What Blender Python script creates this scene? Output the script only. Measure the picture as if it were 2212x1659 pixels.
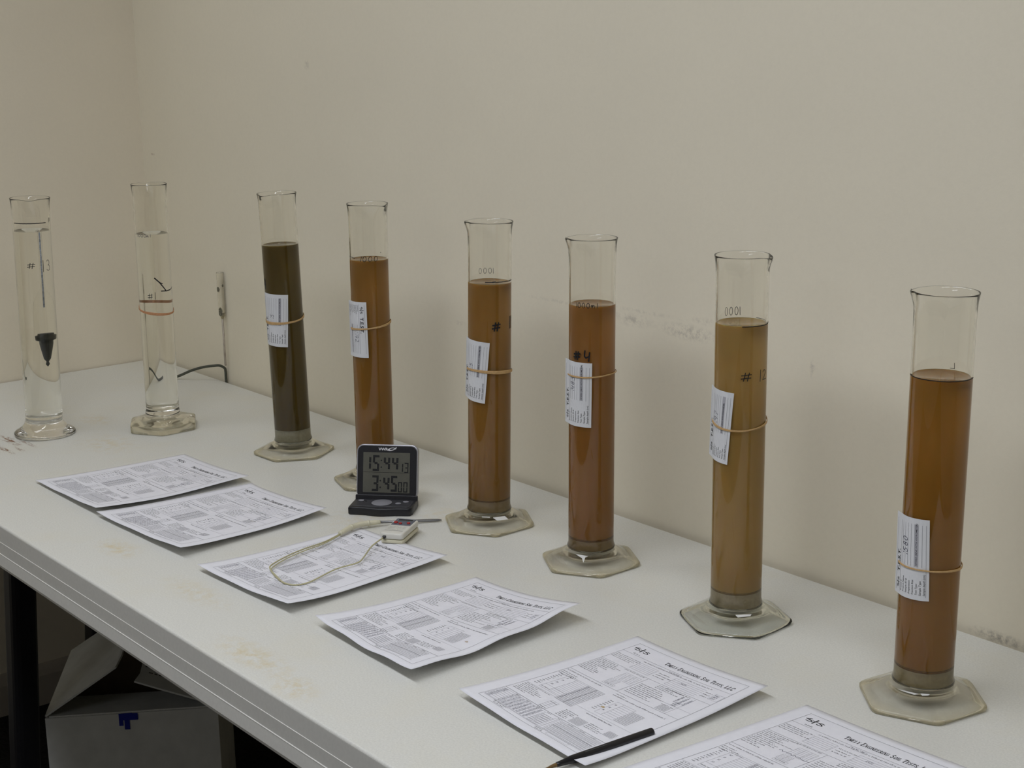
import bpy, bmesh, math, random
from mathutils import Vector, Matrix
for o in list(bpy.data.objects): bpy.data.objects.remove(o)
SC = bpy.context.scene
COL = SC.collection
PI = math.pi
rad = math.radians
rnd = random.Random(7)

# ---------------------------------------------------------------- camera, world, lights, exposure
CAM_YAW, CAM_PITCH, CAM_ROLL = rad(-51.55), rad(13.165), rad(-1.17)
CAM_POS = Vector((3.2362, -1.5382, 0.7402))
cd = bpy.data.cameras.new('camera'); cam = bpy.data.objects.new('camera', cd); COL.objects.link(cam)
cd.sensor_fit = 'HORIZONTAL'; cd.sensor_width = 36.0; cd.lens = 3400.0 / 2212.0 * 36.0
cd.clip_start = 0.05
_f = Vector((math.sin(CAM_YAW) * math.cos(CAM_PITCH), math.cos(CAM_YAW) * math.cos(CAM_PITCH), -math.sin(CAM_PITCH)))
_r = Vector((math.cos(CAM_YAW), -math.sin(CAM_YAW), 0)); _u = _r.cross(_f)
_r2 = _r * math.cos(CAM_ROLL) + _u * math.sin(CAM_ROLL); _u2 = -_r * math.sin(CAM_ROLL) + _u * math.cos(CAM_ROLL)
cam.matrix_world = Matrix(((_r2.x, _u2.x, -_f.x, CAM_POS.x), (_r2.y, _u2.y, -_f.y, CAM_POS.y), (_r2.z, _u2.z, -_f.z, CAM_POS.z), (0, 0, 0, 1)))
SC.camera = cam

w = bpy.data.worlds.new('world'); SC.world = w; w.use_nodes = True
w.node_tree.nodes['Background'].inputs[0].default_value = (0.9, 0.95, 1, 1)
w.node_tree.nodes['Background'].inputs[1].default_value = 0.0

CEIL = 1.72
FLOOR = -0.743
LAMPS = [((0.55, -1.05), (0.9, 0.30), 5.5), ((1.85, -1.15), (1.2, 0.30), 13.5), ((3.35, -1.25), (1.2, 0.30), 11.0), ((2.6, -3.5), (1.2, 0.30), 8.0)]  # middle lamp placed from cast shadows; left, right, front ones added for brightness
LIGHT_COL = (0.98, 1.01, 1.10)
for (lx, ly), (sx, sy), pw in LAMPS:
    ld = bpy.data.lights.new('troffer_lamp', 'AREA'); ld.shape = 'RECTANGLE'; ld.size = sx; ld.size_y = sy
    ld.energy = pw; ld.color = LIGHT_COL
    lo = bpy.data.objects.new('troffer_lamp', ld); COL.objects.link(lo); lo.location = (lx, ly, CEIL - 0.012)

vs = SC.view_settings
SC.display_settings.display_device = 'sRGB'
vs.view_transform = 'Standard'; vs.look = 'None'; vs.exposure = 0.0; vs.gamma = 1.0; vs.use_curve_mapping = False
cy = SC.cycles
cy.use_denoising = True
cy.max_bounces = 16; cy.transmission_bounces = 14; cy.glossy_bounces = 6; cy.diffuse_bounces = 6; cy.transparent_max_bounces = 12
cy.caustics_refractive = True; cy.caustics_reflective = True; cy.blur_glossy = 0.6
cy.sample_clamp_indirect = 30.0

# ---------------------------------------------------------------- materials
def lin(c):
    return tuple((x / 12.92 if x <= 0.04045 else ((x + 0.055) / 1.055) ** 2.4) for x in (v / 255.0 for v in c))
def newmat(name):
    m = bpy.data.materials.new(name); m.use_nodes = True
    nt = m.node_tree; return m, nt, nt.nodes['Principled BSDF'], nt.nodes['Material Output']
def plain(name, col, rough=0.5, spec=0.5, metal=0.0, noise=0.0, scale=60.0, bump=0.0, coat=0.0, sss=0.0, sssr=(0.01, 0.006, 0.002)):
    m, nt, b, out = newmat(name)
    b.inputs['Roughness'].default_value = rough; b.inputs['Metallic'].default_value = metal
    b.inputs['Specular IOR Level'].default_value = spec; b.inputs['Coat Weight'].default_value = coat
    if sss:
        b.inputs['Subsurface Weight'].default_value = sss; b.inputs['Subsurface Radius'].default_value = sssr; b.inputs['Subsurface Scale'].default_value = 1.0
    if noise or bump:
        tc = nt.nodes.new('ShaderNodeTexCoord'); n = nt.nodes.new('ShaderNodeTexNoise')
        n.inputs['Scale'].default_value = scale; n.inputs['Detail'].default_value = 5
        nt.links.new(tc.outputs['Object'], n.inputs['Vector'])
        rp = nt.nodes.new('ShaderNodeValToRGB')
        lo = tuple(max(0, c * (1 - noise)) for c in col); hi = tuple(min(1, c * (1 + noise)) for c in col)
        rp.color_ramp.elements[0].color = lo + (1,); rp.color_ramp.elements[1].color = hi + (1,)
        rp.color_ramp.elements[0].position = 0.3; rp.color_ramp.elements[1].position = 0.7
        nt.links.new(n.outputs['Fac'], rp.inputs['Fac']); nt.links.new(rp.outputs['Color'], b.inputs['Base Color'])
        if bump:
            bp = nt.nodes.new('ShaderNodeBump'); bp.inputs['Strength'].default_value = bump; bp.inputs['Distance'].default_value = 0.002
            nt.links.new(n.outputs['Fac'], bp.inputs['Height']); nt.links.new(bp.outputs['Normal'], b.inputs['Normal'])
    else:
        b.inputs['Base Color'].default_value = tuple(col) + (1,)
    return m
def glass(name, col, ior=1.47, rough=0.0):
    m = bpy.data.materials.new(name); m.use_nodes = True; nt = m.node_tree
    nt.nodes.remove(nt.nodes['Principled BSDF'])
    g = nt.nodes.new('ShaderNodeBsdfGlass'); g.inputs['Color'].default_value = tuple(col) + (1,)
    g.inputs['IOR'].default_value = ior; g.inputs['Roughness'].default_value = rough
    nt.links.new(g.outputs[0], nt.nodes['Material Output'].inputs['Surface'])
    return m
class NB:
    """small node builder for masks in world position"""
    def __init__(s, nt): s.nt = nt; s.geo = nt.nodes.new('ShaderNodeNewGeometry'); s.pos = s.geo.outputs['Position']
    def math(s, op, a, b=None, clamp=False):
        n = s.nt.nodes.new('ShaderNodeMath'); n.operation = op; n.use_clamp = clamp
        for i, v in enumerate((a, b)):
            if v is None: continue
            if isinstance(v, (int, float)): n.inputs[i].default_value = v
            else: s.nt.links.new(v, n.inputs[i])
        return n.outputs[0]
    def noise(s, scale, detail=4.0, rough=0.6, stretch=(1, 1, 1)):
        mp = s.nt.nodes.new('ShaderNodeMapping'); mp.inputs['Scale'].default_value = stretch
        s.nt.links.new(s.pos, mp.inputs['Vector'])
        n = s.nt.nodes.new('ShaderNodeTexNoise'); n.inputs['Scale'].default_value = scale; n.inputs['Detail'].default_value = detail
        n.inputs['Roughness'].default_value = rough
        s.nt.links.new(mp.outputs[0], n.inputs['Vector']); return n.outputs['Fac']
    def blob(s, c, r):
        """soft ellipsoid mask at point c with radii r"""
        v = s.nt.nodes.new('ShaderNodeVectorMath'); v.operation = 'SUBTRACT'; s.nt.links.new(s.pos, v.inputs[0]); v.inputs[1].default_value = c
        d = s.nt.nodes.new('ShaderNodeVectorMath'); d.operation = 'DIVIDE'; s.nt.links.new(v.outputs[0], d.inputs[0]); d.inputs[1].default_value = r
        l = s.nt.nodes.new('ShaderNodeVectorMath'); l.operation = 'LENGTH'; s.nt.links.new(d.outputs[0], l.inputs[0])
        return s.math('SUBTRACT', 1.0, l.outputs['Value'], True)
    def ramp(s, fac, p0, p1, c0=(0, 0, 0), c1=(1, 1, 1)):
        r = s.nt.nodes.new('ShaderNodeValToRGB'); e = r.color_ramp.elements
        e[0].position, e[1].position = p0, p1; e[0].color = c0 + (1,); e[1].color = c1 + (1,)
        s.nt.links.new(fac, r.inputs['Fac']); return r.outputs['Color']
    def mix(s, fac, a, b):
        n = s.nt.nodes.new('ShaderNodeMixRGB')
        if isinstance(fac, (int, float)): n.inputs[0].default_value = fac
        else: s.nt.links.new(fac, n.inputs[0])
        for i, v in ((1, a), (2, b)):
            if isinstance(v, tuple): n.inputs[i].default_value = v + (1,)
            else: s.nt.links.new(v, n.inputs[i])
        return n.outputs[0]

WALL = (0.80, 0.745, 0.60)
def wall_mat(name, base, smudges):
    m, nt, b, out = newmat(name); nb = NB(nt)
    b.inputs['Roughness'].default_value = 0.6; b.inputs['Specular IOR Level'].default_value = 0.25
    c = nb.ramp(nb.noise(1.7, 3), 0.25, 0.75, tuple(x * 0.965 for x in base), tuple(min(1, x * 1.03) for x in base))
    c = nb.mix(nb.math('MULTIPLY', nb.ramp(nb.noise(160, 3), 0.4, 0.75), 0.10), c, tuple(x * 0.8 for x in base))
    for cpos, r, dark, amt, sc in smudges:
        k = nb.math('MULTIPLY', nb.blob(cpos, r), nb.ramp(nb.noise(sc, 6, 0.75), 0.44, 0.62))
        k = nb.math('MULTIPLY', k, amt * 0.6, True)
        c = nb.mix(k, c, dark)
    nt.links.new(c, b.inputs['Base Color'])
    bp = nt.nodes.new('ShaderNodeBump'); bp.inputs['Strength'].default_value = 0.10; bp.inputs['Distance'].default_value = 0.0015
    nt.links.new(nb.noise(260, 4), bp.inputs['Height']); nt.links.new(bp.outputs['Normal'], b.inputs['Normal'])
    return m
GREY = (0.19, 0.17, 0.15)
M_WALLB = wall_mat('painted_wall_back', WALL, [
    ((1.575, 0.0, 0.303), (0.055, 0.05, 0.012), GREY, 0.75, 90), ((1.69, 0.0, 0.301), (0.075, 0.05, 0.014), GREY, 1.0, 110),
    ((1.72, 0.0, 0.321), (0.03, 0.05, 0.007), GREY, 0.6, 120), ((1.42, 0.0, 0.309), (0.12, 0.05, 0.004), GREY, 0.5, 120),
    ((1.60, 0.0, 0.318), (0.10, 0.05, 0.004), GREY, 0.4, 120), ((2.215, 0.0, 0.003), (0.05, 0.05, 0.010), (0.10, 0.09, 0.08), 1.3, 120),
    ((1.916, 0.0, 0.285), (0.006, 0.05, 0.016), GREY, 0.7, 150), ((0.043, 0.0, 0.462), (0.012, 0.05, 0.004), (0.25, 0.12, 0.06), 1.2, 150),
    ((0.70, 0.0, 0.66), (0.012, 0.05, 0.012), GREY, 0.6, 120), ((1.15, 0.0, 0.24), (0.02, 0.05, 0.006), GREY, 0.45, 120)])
M_WALLL = wall_mat('painted_wall_left', (0.77, 0.705, 0.57), [((0.0, -0.55, 0.10), (0.05, 0.03, 0.01), GREY, 0.3, 120)])
M_ROOM = plain('painted_wall_room', (0.70, 0.66, 0.57), 0.7, 0.2, noise=0.04, scale=3)
M_CEIL = plain('ceiling_tile_white', (0.74, 0.73, 0.69), 0.8, 0.1, noise=0.06, scale=120)
M_FLOOR = plain('dark_carpet', (0.022, 0.021, 0.02), 0.95, 0.1, noise=0.5, scale=220, bump=0.4)
M_BASEB = plain('baseboard_paint', (0.42, 0.38, 0.32), 0.4, 0.4, noise=0.05, scale=30)

def table_mat():
    m, nt, b, out = newmat('speckled_white_plastic'); nb = NB(nt)
    b.inputs['Roughness'].default_value = 0.42; b.inputs['Specular IOR Level'].default_value = 0.35
    base = (0.705, 0.705, 0.652)
    c = nb.ramp(nb.noise(420, 3), 0.35, 0.65, tuple(x * 0.93 for x in base), tuple(min(1, x * 1.04) for x in base))
    c = nb.mix(nb.math('MULTIPLY', nb.ramp(nb.noise(7, 5, 0.65), 0.5, 0.8), 0.35), c, (0.70, 0.655, 0.50))
    yel = (0.62, 0.50, 0.25)
    for cpos, r, amt in (((1.18, -0.64, 0), (0.06, 0.03, 0.05), 0.8), ((1.66, -0.69, 0), (0.10, 0.03, 0.05), 0.8), ((1.77, -0.70, 0), (0.05, 0.03, 0.05), 0.8),
                         ((1.42, -0.64, 0), (0.10, 0.03, 0.05), 0.5), ((0.62, -0.40, 0), (0.10, 0.06, 0.05), 0.5), ((1.30, -0.30, 0), (0.08, 0.08, 0.05), 0.4),
                         ((1.37, -0.19, 0), (0.05, 0.05, 0.05), 0.5), ((0.44, -0.34, 0), (0.06, 0.04, 0.05), 0.6)):
        k = nb.math('MULTIPLY', nb.blob(cpos, r), nb.ramp(nb.noise(60, 5, 0.7), 0.42, 0.65)); c = nb.mix(nb.math('MULTIPLY', k, amt, True), c, yel)
    brown = (0.20, 0.085, 0.03)
    for cpos, r, amt in (((0.475, -0.525, 0), (0.055, 0.012, 0.05), 2.2), ((0.535, -0.556, 0), (0.05, 0.007, 0.05), 2.2), ((0.515, -0.508, 0), (0.05, 0.006, 0.05), 1.8), ((0.545, -0.535, 0), (0.03, 0.006, 0.05), 1.2)):
        k = nb.math('MULTIPLY', nb.blob(cpos, r), nb.ramp(nb.noise(55, 5, 0.75, (1, 3, 1)), 0.46, 0.62)); c = nb.mix(nb.math('MULTIPLY', k, amt, True), c, brown)
    nt.links.new(c, b.inputs['Base Color'])
    bp = nt.nodes.new('ShaderNodeBump'); bp.inputs['Strength'].default_value = 0.06; bp.inputs['Distance'].default_value = 0.001
    nt.links.new(nb.noise(500, 3), bp.inputs['Height']); nt.links.new(bp.outputs['Normal'], b.inputs['Normal'])
    return m
M_TABLE = table_mat()
M_TEDGE = plain('white_plastic_edge', (0.66, 0.655, 0.61), 0.4, 0.4, noise=0.03, scale=200)
M_BLACKMETAL = plain('black_powder_coat', (0.008, 0.008, 0.01), 0.5, 0.4, noise=0.2, scale=200)
M_GLASS = glass('clear_aged_glass', (0.995, 0.993, 0.982))
def foot_mat():
    # old cast foot: clear in the middle, milky and yellowed towards the rim
    m = glass('yellowed_foot_glass', (0.997, 0.993, 0.970), 1.47, 0.06); nt = m.node_tree
    g = [n for n in nt.nodes if n.type == 'BSDF_GLASS'][0]; out = nt.nodes['Material Output']
    tc = nt.nodes.new('ShaderNodeTexCoord'); sx = nt.nodes.new('ShaderNodeVectorMath'); sx.operation = 'MULTIPLY'; sx.inputs[1].default_value = (1, 1, 0)
    nt.links.new(tc.outputs['Object'], sx.inputs[0])
    ln_ = nt.nodes.new('ShaderNodeVectorMath'); ln_.operation = 'LENGTH'; nt.links.new(sx.outputs[0], ln_.inputs[0])
    nz = nt.nodes.new('ShaderNodeTexNoise'); nz.inputs['Scale'].default_value = 45; nt.links.new(tc.outputs['Object'], nz.inputs['Vector'])
    ma = nt.nodes.new('ShaderNodeMath'); ma.operation = 'MULTIPLY_ADD'; ma.inputs[1].default_value = 0.016; nt.links.new(nz.outputs['Fac'], ma.inputs[0]); nt.links.new(ln_.outputs['Value'], ma.inputs[2])
    mr = nt.nodes.new('ShaderNodeMapRange'); mr.inputs['From Min'].default_value = 0.059; mr.inputs['From Max'].default_value = 0.081; mr.inputs['To Min'].default_value = 0.0; mr.inputs['To Max'].default_value = 0.40
    nt.links.new(ma.outputs[0], mr.inputs['Value'])
    d = nt.nodes.new('ShaderNodeBsdfDiffuse'); d.inputs['Color'].default_value = (0.76, 0.69, 0.47, 1)
    mx = nt.nodes.new('ShaderNodeMixShader'); nt.links.new(mr.outputs[0], mx.inputs[0]); nt.links.new(g.outputs[0], mx.inputs[1]); nt.links.new(d.outputs[0], mx.inputs[2])
    nt.links.new(mx.outputs[0], out.inputs['Surface'])
    return m
M_FOOT = foot_mat()
M_FOOTC = glass('greenish_foot_glass', (0.990, 0.995, 0.976), 1.47, 0.0)
M_WSIDE = glass('water_against_glass', (0.99, 0.99, 0.975), 1.333 / 1.47)
M_WTOP = glass('water_surface', (0.99, 0.99, 0.975), 1.333)
M_GINW = glass('glass_in_water', (0.997, 0.997, 0.99), 1.022)
M_PAPER = plain('white_copy_paper', (0.80, 0.805, 0.845), 0.8, 0.2, noise=0.015, scale=90)
M_CARD = plain('white_tag_paper', (0.66, 0.67, 0.68), 0.8, 0.2, noise=0.015, scale=90)
M_INK = plain('toner_black', (0.02, 0.02, 0.022), 0.7, 0.3)
M_INKT = plain('small_type_toner', (0.10, 0.10, 0.11), 0.7, 0.2)
M_PENL = plain('pale_pen_ink', (0.10, 0.10, 0.15), 0.7, 0.2)
M_INKG = plain('toner_grey_line', (0.24, 0.24, 0.26), 0.8, 0.2)
M_INKL = plain('toner_light_line', (0.42, 0.42, 0.45), 0.8, 0.2)
M_MARKER = plain('black_marker_ink', (0.006, 0.006, 0.008), 0.5, 0.4)
M_PENBLUE = plain('grey_blue_pen_ink', (0.035, 0.035, 0.07), 0.6, 0.3)
M_BAND = plain('tan_rubber', (0.50, 0.32, 0.14), 0.6, 0.4, noise=0.12, scale=300)
M_BANDO = plain('orange_tan_rubber', (0.50, 0.25, 0.12), 0.6, 0.4, noise=0.12, scale=300)
M_TAPE = plain('white_tape', (0.75, 0.75, 0.72), 0.35, 0.5, noise=0.03, scale=80)

# ---------------------------------------------------------------- mesh helpers
def mesh_obj(name, verts, faces, mat, parent=None, smooth=True, mats=None, midx=None):
    me = bpy.data.meshes.new(name); me.from_pydata([tuple(v) for v in verts], [], [tuple(f) for f in faces])
    for mm in (mats or [mat]): me.materials.append(mm)
    if midx: me.polygons.foreach_set('material_index', midx)
    if smooth: me.polygons.foreach_set('use_smooth', [True] * len(me.polygons))
    me.update()
    o = bpy.data.objects.new(name, me); COL.objects.link(o)
    if parent: o.parent = parent
    return o
def bm_obj(name, bm, mat, parent=None, smooth=True):
    me = bpy.data.meshes.new(name); bm.to_mesh(me); bm.free(); me.materials.append(mat)
    if smooth: me.polygons.foreach_set('use_smooth', [True] * len(me.polygons))
    o = bpy.data.objects.new(name, me); COL.objects.link(o)
    if parent: o.parent = parent
    return o
def empty(name, loc, rot=None):
    o = bpy.data.objects.new(name, None); COL.objects.link(o); o.empty_display_size = 0.02
    if rot is not None: o.matrix_world = Matrix.Translation(loc) @ rot.to_4x4()
    else: o.location = loc
    return o
def tag(o, label, cat, group=None):
    o['label'] = label; o['category'] = cat
    if group: o['group'] = group
    return o
def struct(o): o['kind'] = 'structure'; return o
def lathe(profile, n=64, rfun=None, closed_top=True):
    """profile from bottom axis outwards, up, and back; r==0 ends are poles. rfun(j, r, z, theta) -> (r, z)"""
    V, F = [], []; rings = []
    for j, (r, z) in enumerate(profile):
        if r <= 1e-9: rings.append([len(V)]); V.append((0, 0, z)); continue
        ids = []
        for i in range(n):
            t = 2 * PI * i / n
            rr, zz = rfun(j, r, z, t) if rfun else (r, z)
            ids.append(len(V)); V.append((rr * math.cos(t), rr * math.sin(t), zz))
        rings.append(ids)
    for a, b in zip(rings[:-1], rings[1:]):
        for i in range(n):
            k = (i + 1) % n
            if len(a) == 1 and len(b) == 1: continue
            if len(a) == 1: F.append((a[0], b[k], b[i]))
            elif len(b) == 1: F.append((a[i], a[k], b[0]))
            else: F.append((a[i], a[k], b[k], b[i]))
    return V, F
def tube_path(pts, r, n=10, taper=None, cap=True, flat=1.0):
    """round tube along a polyline"""
    P = [Vector(p) for p in pts]; V, F = [], []; prev = None
    up = Vector((0, 0, 1))
    for i, p in enumerate(P):
        t = (P[min(i + 1, len(P) - 1)] - P[max(i - 1, 0)]).normalized()
        if prev is None:
            a = up.cross(t)
            if a.length < 1e-3: a = Vector((1, 0, 0)).cross(t)
            a.normalize()
        else: a = (prev - t * prev.dot(t)).normalized()
        prev = a; b = t.cross(a)
        rr = r * (taper[i] if taper else 1)
        for k in range(n):
            q = 2 * PI * k / n
            V.append(p + a * (rr * math.cos(q)) + b * (rr * flat * math.sin(q)))
    for i in range(len(P) - 1):
        for k in range(n):
            m = (k + 1) % n
            F.append((i * n + k, i * n + m, (i + 1) * n + m, (i + 1) * n + k))
    if cap:
        F.append(tuple(range(n - 1, -1, -1))); F.append(tuple((len(P) - 1) * n + k for k in range(n)))
    return V, F
def smooth_path(pts, sub=6):
    P = [Vector(p) for p in pts]; out = []
    for i in range(len(P) - 1):
        p0 = P[max(i - 1, 0)]; p1 = P[i]; p2 = P[i + 1]; p3 = P[min(i + 2, len(P) - 1)]
        for k in range(sub):
            t = k / sub
            out.append(0.5 * ((2 * p1) + (p2 - p0) * t + (2 * p0 - 5 * p1 + 4 * p2 - p3) * t * t + (3 * p1 - p0 - 3 * p2 + p3) * t ** 3))
    out.append(P[-1]); return out
def bevel_box(sx, sy, sz, bev=0.002, seg=2, loc=(0, 0, 0), rot=None):
    bm = bmesh.new(); bmesh.ops.create_cube(bm, size=1.0)
    bmesh.ops.scale(bm, vec=(sx, sy, sz), verts=bm.verts)
    if bev: bmesh.ops.bevel(bm, geom=bm.edges[:] , offset=bev, segments=seg, affect='EDGES', profile=0.5)
    if rot: bmesh.ops.rotate(bm, matrix=rot, verts=bm.verts, cent=(0, 0, 0))
    bmesh.ops.translate(bm, vec=loc, verts=bm.verts); return bm
def prism(outline, z0, z1, bev=0.0, seg=2):
    """extruded outline (xy list ccw) with bevelled rims"""
    bm = bmesh.new(); vs_ = [bm.verts.new((x, y, z0)) for x, y in outline]
    f = bm.faces.new(vs_); r = bmesh.ops.extrude_face_region(bm, geom=[f])
    bmesh.ops.translate(bm, vec=(0, 0, z1 - z0), verts=[v for v in r['geom'] if isinstance(v, bmesh.types.BMVert)])
    bmesh.ops.recalc_face_normals(bm, faces=bm.faces)
    if bev:
        ed = [e for e in bm.edges if abs(e.verts[0].co.z - e.verts[1].co.z) < 1e-7]
        bmesh.ops.bevel(bm, geom=ed, offset=bev, segments=seg, affect='EDGES', profile=0.5)
    return bm
def round_rect(x0, y0, x1, y1, r, n=6):
    pts = []
    for cx, cy_, a0 in ((x1 - r, y0 + r, -90), (x1 - r, y1 - r, 0), (x0 + r, y1 - r, 90), (x0 + r, y0 + r, 180)):
        for k in range(n + 1):
            a = rad(a0 + 90 * k / n); pts.append((cx + r * math.cos(a), cy_ + r * math.sin(a)))
    return pts
_txt_cache = {}
def text_geo(s, size, bold=0.0):
    key = (s, round(size, 6), bold)
    if key in _txt_cache: return _txt_cache[key]
    cu = bpy.data.curves.new('t', 'FONT'); cu.body = s; cu.size = size; cu.offset = bold; cu.resolution_u = 2
    o = bpy.data.objects.new('t', cu); COL.objects.link(o)
    bpy.context.view_layer.update()
    dg = bpy.context.evaluated_depsgraph_get(); me = bpy.data.meshes.new_from_object(o.evaluated_get(dg))
    V = [(v.co.x, v.co.y) for v in me.vertices]; F = [tuple(p.vertices) for p in me.polygons]
    bpy.data.objects.remove(o); bpy.data.curves.remove(cu); bpy.data.meshes.remove(me)
    _txt_cache[key] = (V, F); return V, F

class Flat:
    """2-D print collector: quads and text in the plane, later mapped onto a surface"""
    def __init__(s): s.V = []; s.F = []
    def poly(s, pts): n = len(s.V); s.V += [tuple(p) for p in pts]; s.F.append(tuple(range(n, n + len(pts))))
    def line(s, p, q, wd, step=1e9):
        p = Vector((p[0], p[1])); q = Vector((q[0], q[1])); d = q - p; L = d.length
        if L < 1e-9: return
        d /= L; nrm = Vector((-d.y, d.x)) * (wd / 2); k = max(1, int(math.ceil(L / step)))
        for i in range(k):
            a = p + d * (L * i / k); b = p + d * (L * (i + 1) / k)
            s.poly([a - nrm, b - nrm, b + nrm, a + nrm])
    def stroke(s, pts, wd):
        for i, (p, q) in enumerate(zip(pts[:-1], pts[1:])):
            v = Vector((q[0] - p[0], q[1] - p[1]))
            if v.length > 0: v = v.normalized() * wd * 0.3
            s.line((p[0] - v[0], p[1] - v[1]), (q[0] + v[0], q[1] + v[1]), wd)
    def rect(s, x0, y0, x1, y1, wd, step=1e9):
        for a, b in (((x0, y0), (x1, y0)), ((x1, y0), (x1, y1)), ((x1, y1), (x0, y1)), ((x0, y1), (x0, y0))): s.line(a, b, wd, step)
    def grid(s, x0, y0, x1, y1, nx, ny, wd, step=1e9):
        for i in range(nx + 1): x = x0 + (x1 - x0) * i / nx; s.line((x, y0), (x, y1), wd, step)
        for i in range(ny + 1): y = y0 + (y1 - y0) * i / ny; s.line((x0, y), (x1, y), wd, step)
    def text(s, body, size, fn, bold=0.0):
        V, F = text_geo(body, size, bold); n = len(s.V); s.V += [fn(x, y) for x, y in V]; s.F += [tuple(i + n for i in f) for f in F]
    def build(s, name, fn, mat, parent):
        if not s.F: return None
        return mesh_obj(name, [fn(x, y) for x, y in s.V], s.F, mat, parent, smooth=False)

# hand-drawn glyph strokes in a unit box (x right, y up)
def arc(cx, cy_, rx, ry, a0, a1, n=10): return [(cx + rx * math.cos(rad(a0 + (a1 - a0) * i / n)), cy_ + ry * math.sin(rad(a0 + (a1 - a0) * i / n))) for i in range(n + 1)]
HAND = {
    '0': [arc(0.5, 0.5, 0.38, 0.5, 80, 440, 14)], '1': [[(0.5, 1.0), (0.42, 0.0)]],
    '2': [arc(0.45, 0.72, 0.36, 0.28, 160, -30, 8) + [(0.1, 0.02), (0.95, 0.06)]],
    '3': [arc(0.4, 0.75, 0.36, 0.25, 150, -90, 8) + arc(0.42, 0.26, 0.42, 0.27, 85, -150, 9)],
    '4': [[(0.15, 1.0), (0.08, 0.45), (0.3, 0.3), (0.8, 0.48)], [(0.85, 0.85), (0.72, 0.0)]],
    '5': [[(0.85, 0.98), (0.25, 0.95), (0.2, 0.55)] + arc(0.42, 0.3, 0.4, 0.3, 110, -150, 9)],
    '7': [[(0.1, 0.95), (0.9, 0.95), (0.4, 0.0)], [(0.3, 0.5), (0.8, 0.52)]],
    '8': [arc(0.5, 0.75, 0.28, 0.25, 270, -90, 10) + arc(0.5, 0.25, 0.34, 0.25, 90, 450, 10)],
    '9': [arc(0.45, 0.7, 0.36, 0.3, 0, 360, 12) + [(0.8, 0.6), (0.6, 0.0)]],
    '#': [[(0.38, 1.0), (0.2, 0.0)], [(0.78, 1.0), (0.58, 0.0)], [(0.0, 0.66), (1.0, 0.78)], [(-0.05, 0.28), (0.95, 0.38)]],
    'm': [[(0.05, 0.0), (0.12, 0.6), (0.3, 0.62), (0.4, 0.0), (0.5, 0.6), (0.75, 0.6), (0.9, 0.0)]],
    'l': [[(0.5, 1.0), (0.45, 0.0)]], 'v': [[(0.05, 0.9), (0.5, 0.0), (0.95, 0.9)]],
    'S': [arc(0.5, 0.75, 0.35, 0.25, 30, 260, 8) + arc(0.5, 0.25, 0.35, 0.25, 90, -150, 8)],
    'T': [[(0.0, 1.0), (1.0, 1.0)], [(0.5, 1.0), (0.5, 0.0)]], 'E': [[(0.9, 1.0), (0.1, 1.0), (0.1, 0.0), (0.9, 0.0)], [(0.1, 0.5), (0.75, 0.5)]],
    '.': [[(0.2, 0.0), (0.3, 0.08)]], '-': [[(0.0, 0.5), (1.0, 0.52)]]}
def hand(flat, s, x, y, gw, gh, wd, gap=0.35, slant=0.0, jit=0.0):
    for ch in s:
        if ch != ' ':
            jx, jy = rnd.uniform(-jit, jit) * gw, rnd.uniform(-jit, jit) * gh
            for st in HAND[ch]: flat.stroke([(x + jx + px * gw + py * gh * slant, y + jy + py * gh) for px, py in st], wd)
        x += gw * (1 + gap) * (0.6 if ch in '1l.' else 1.0)
    return x
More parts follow.
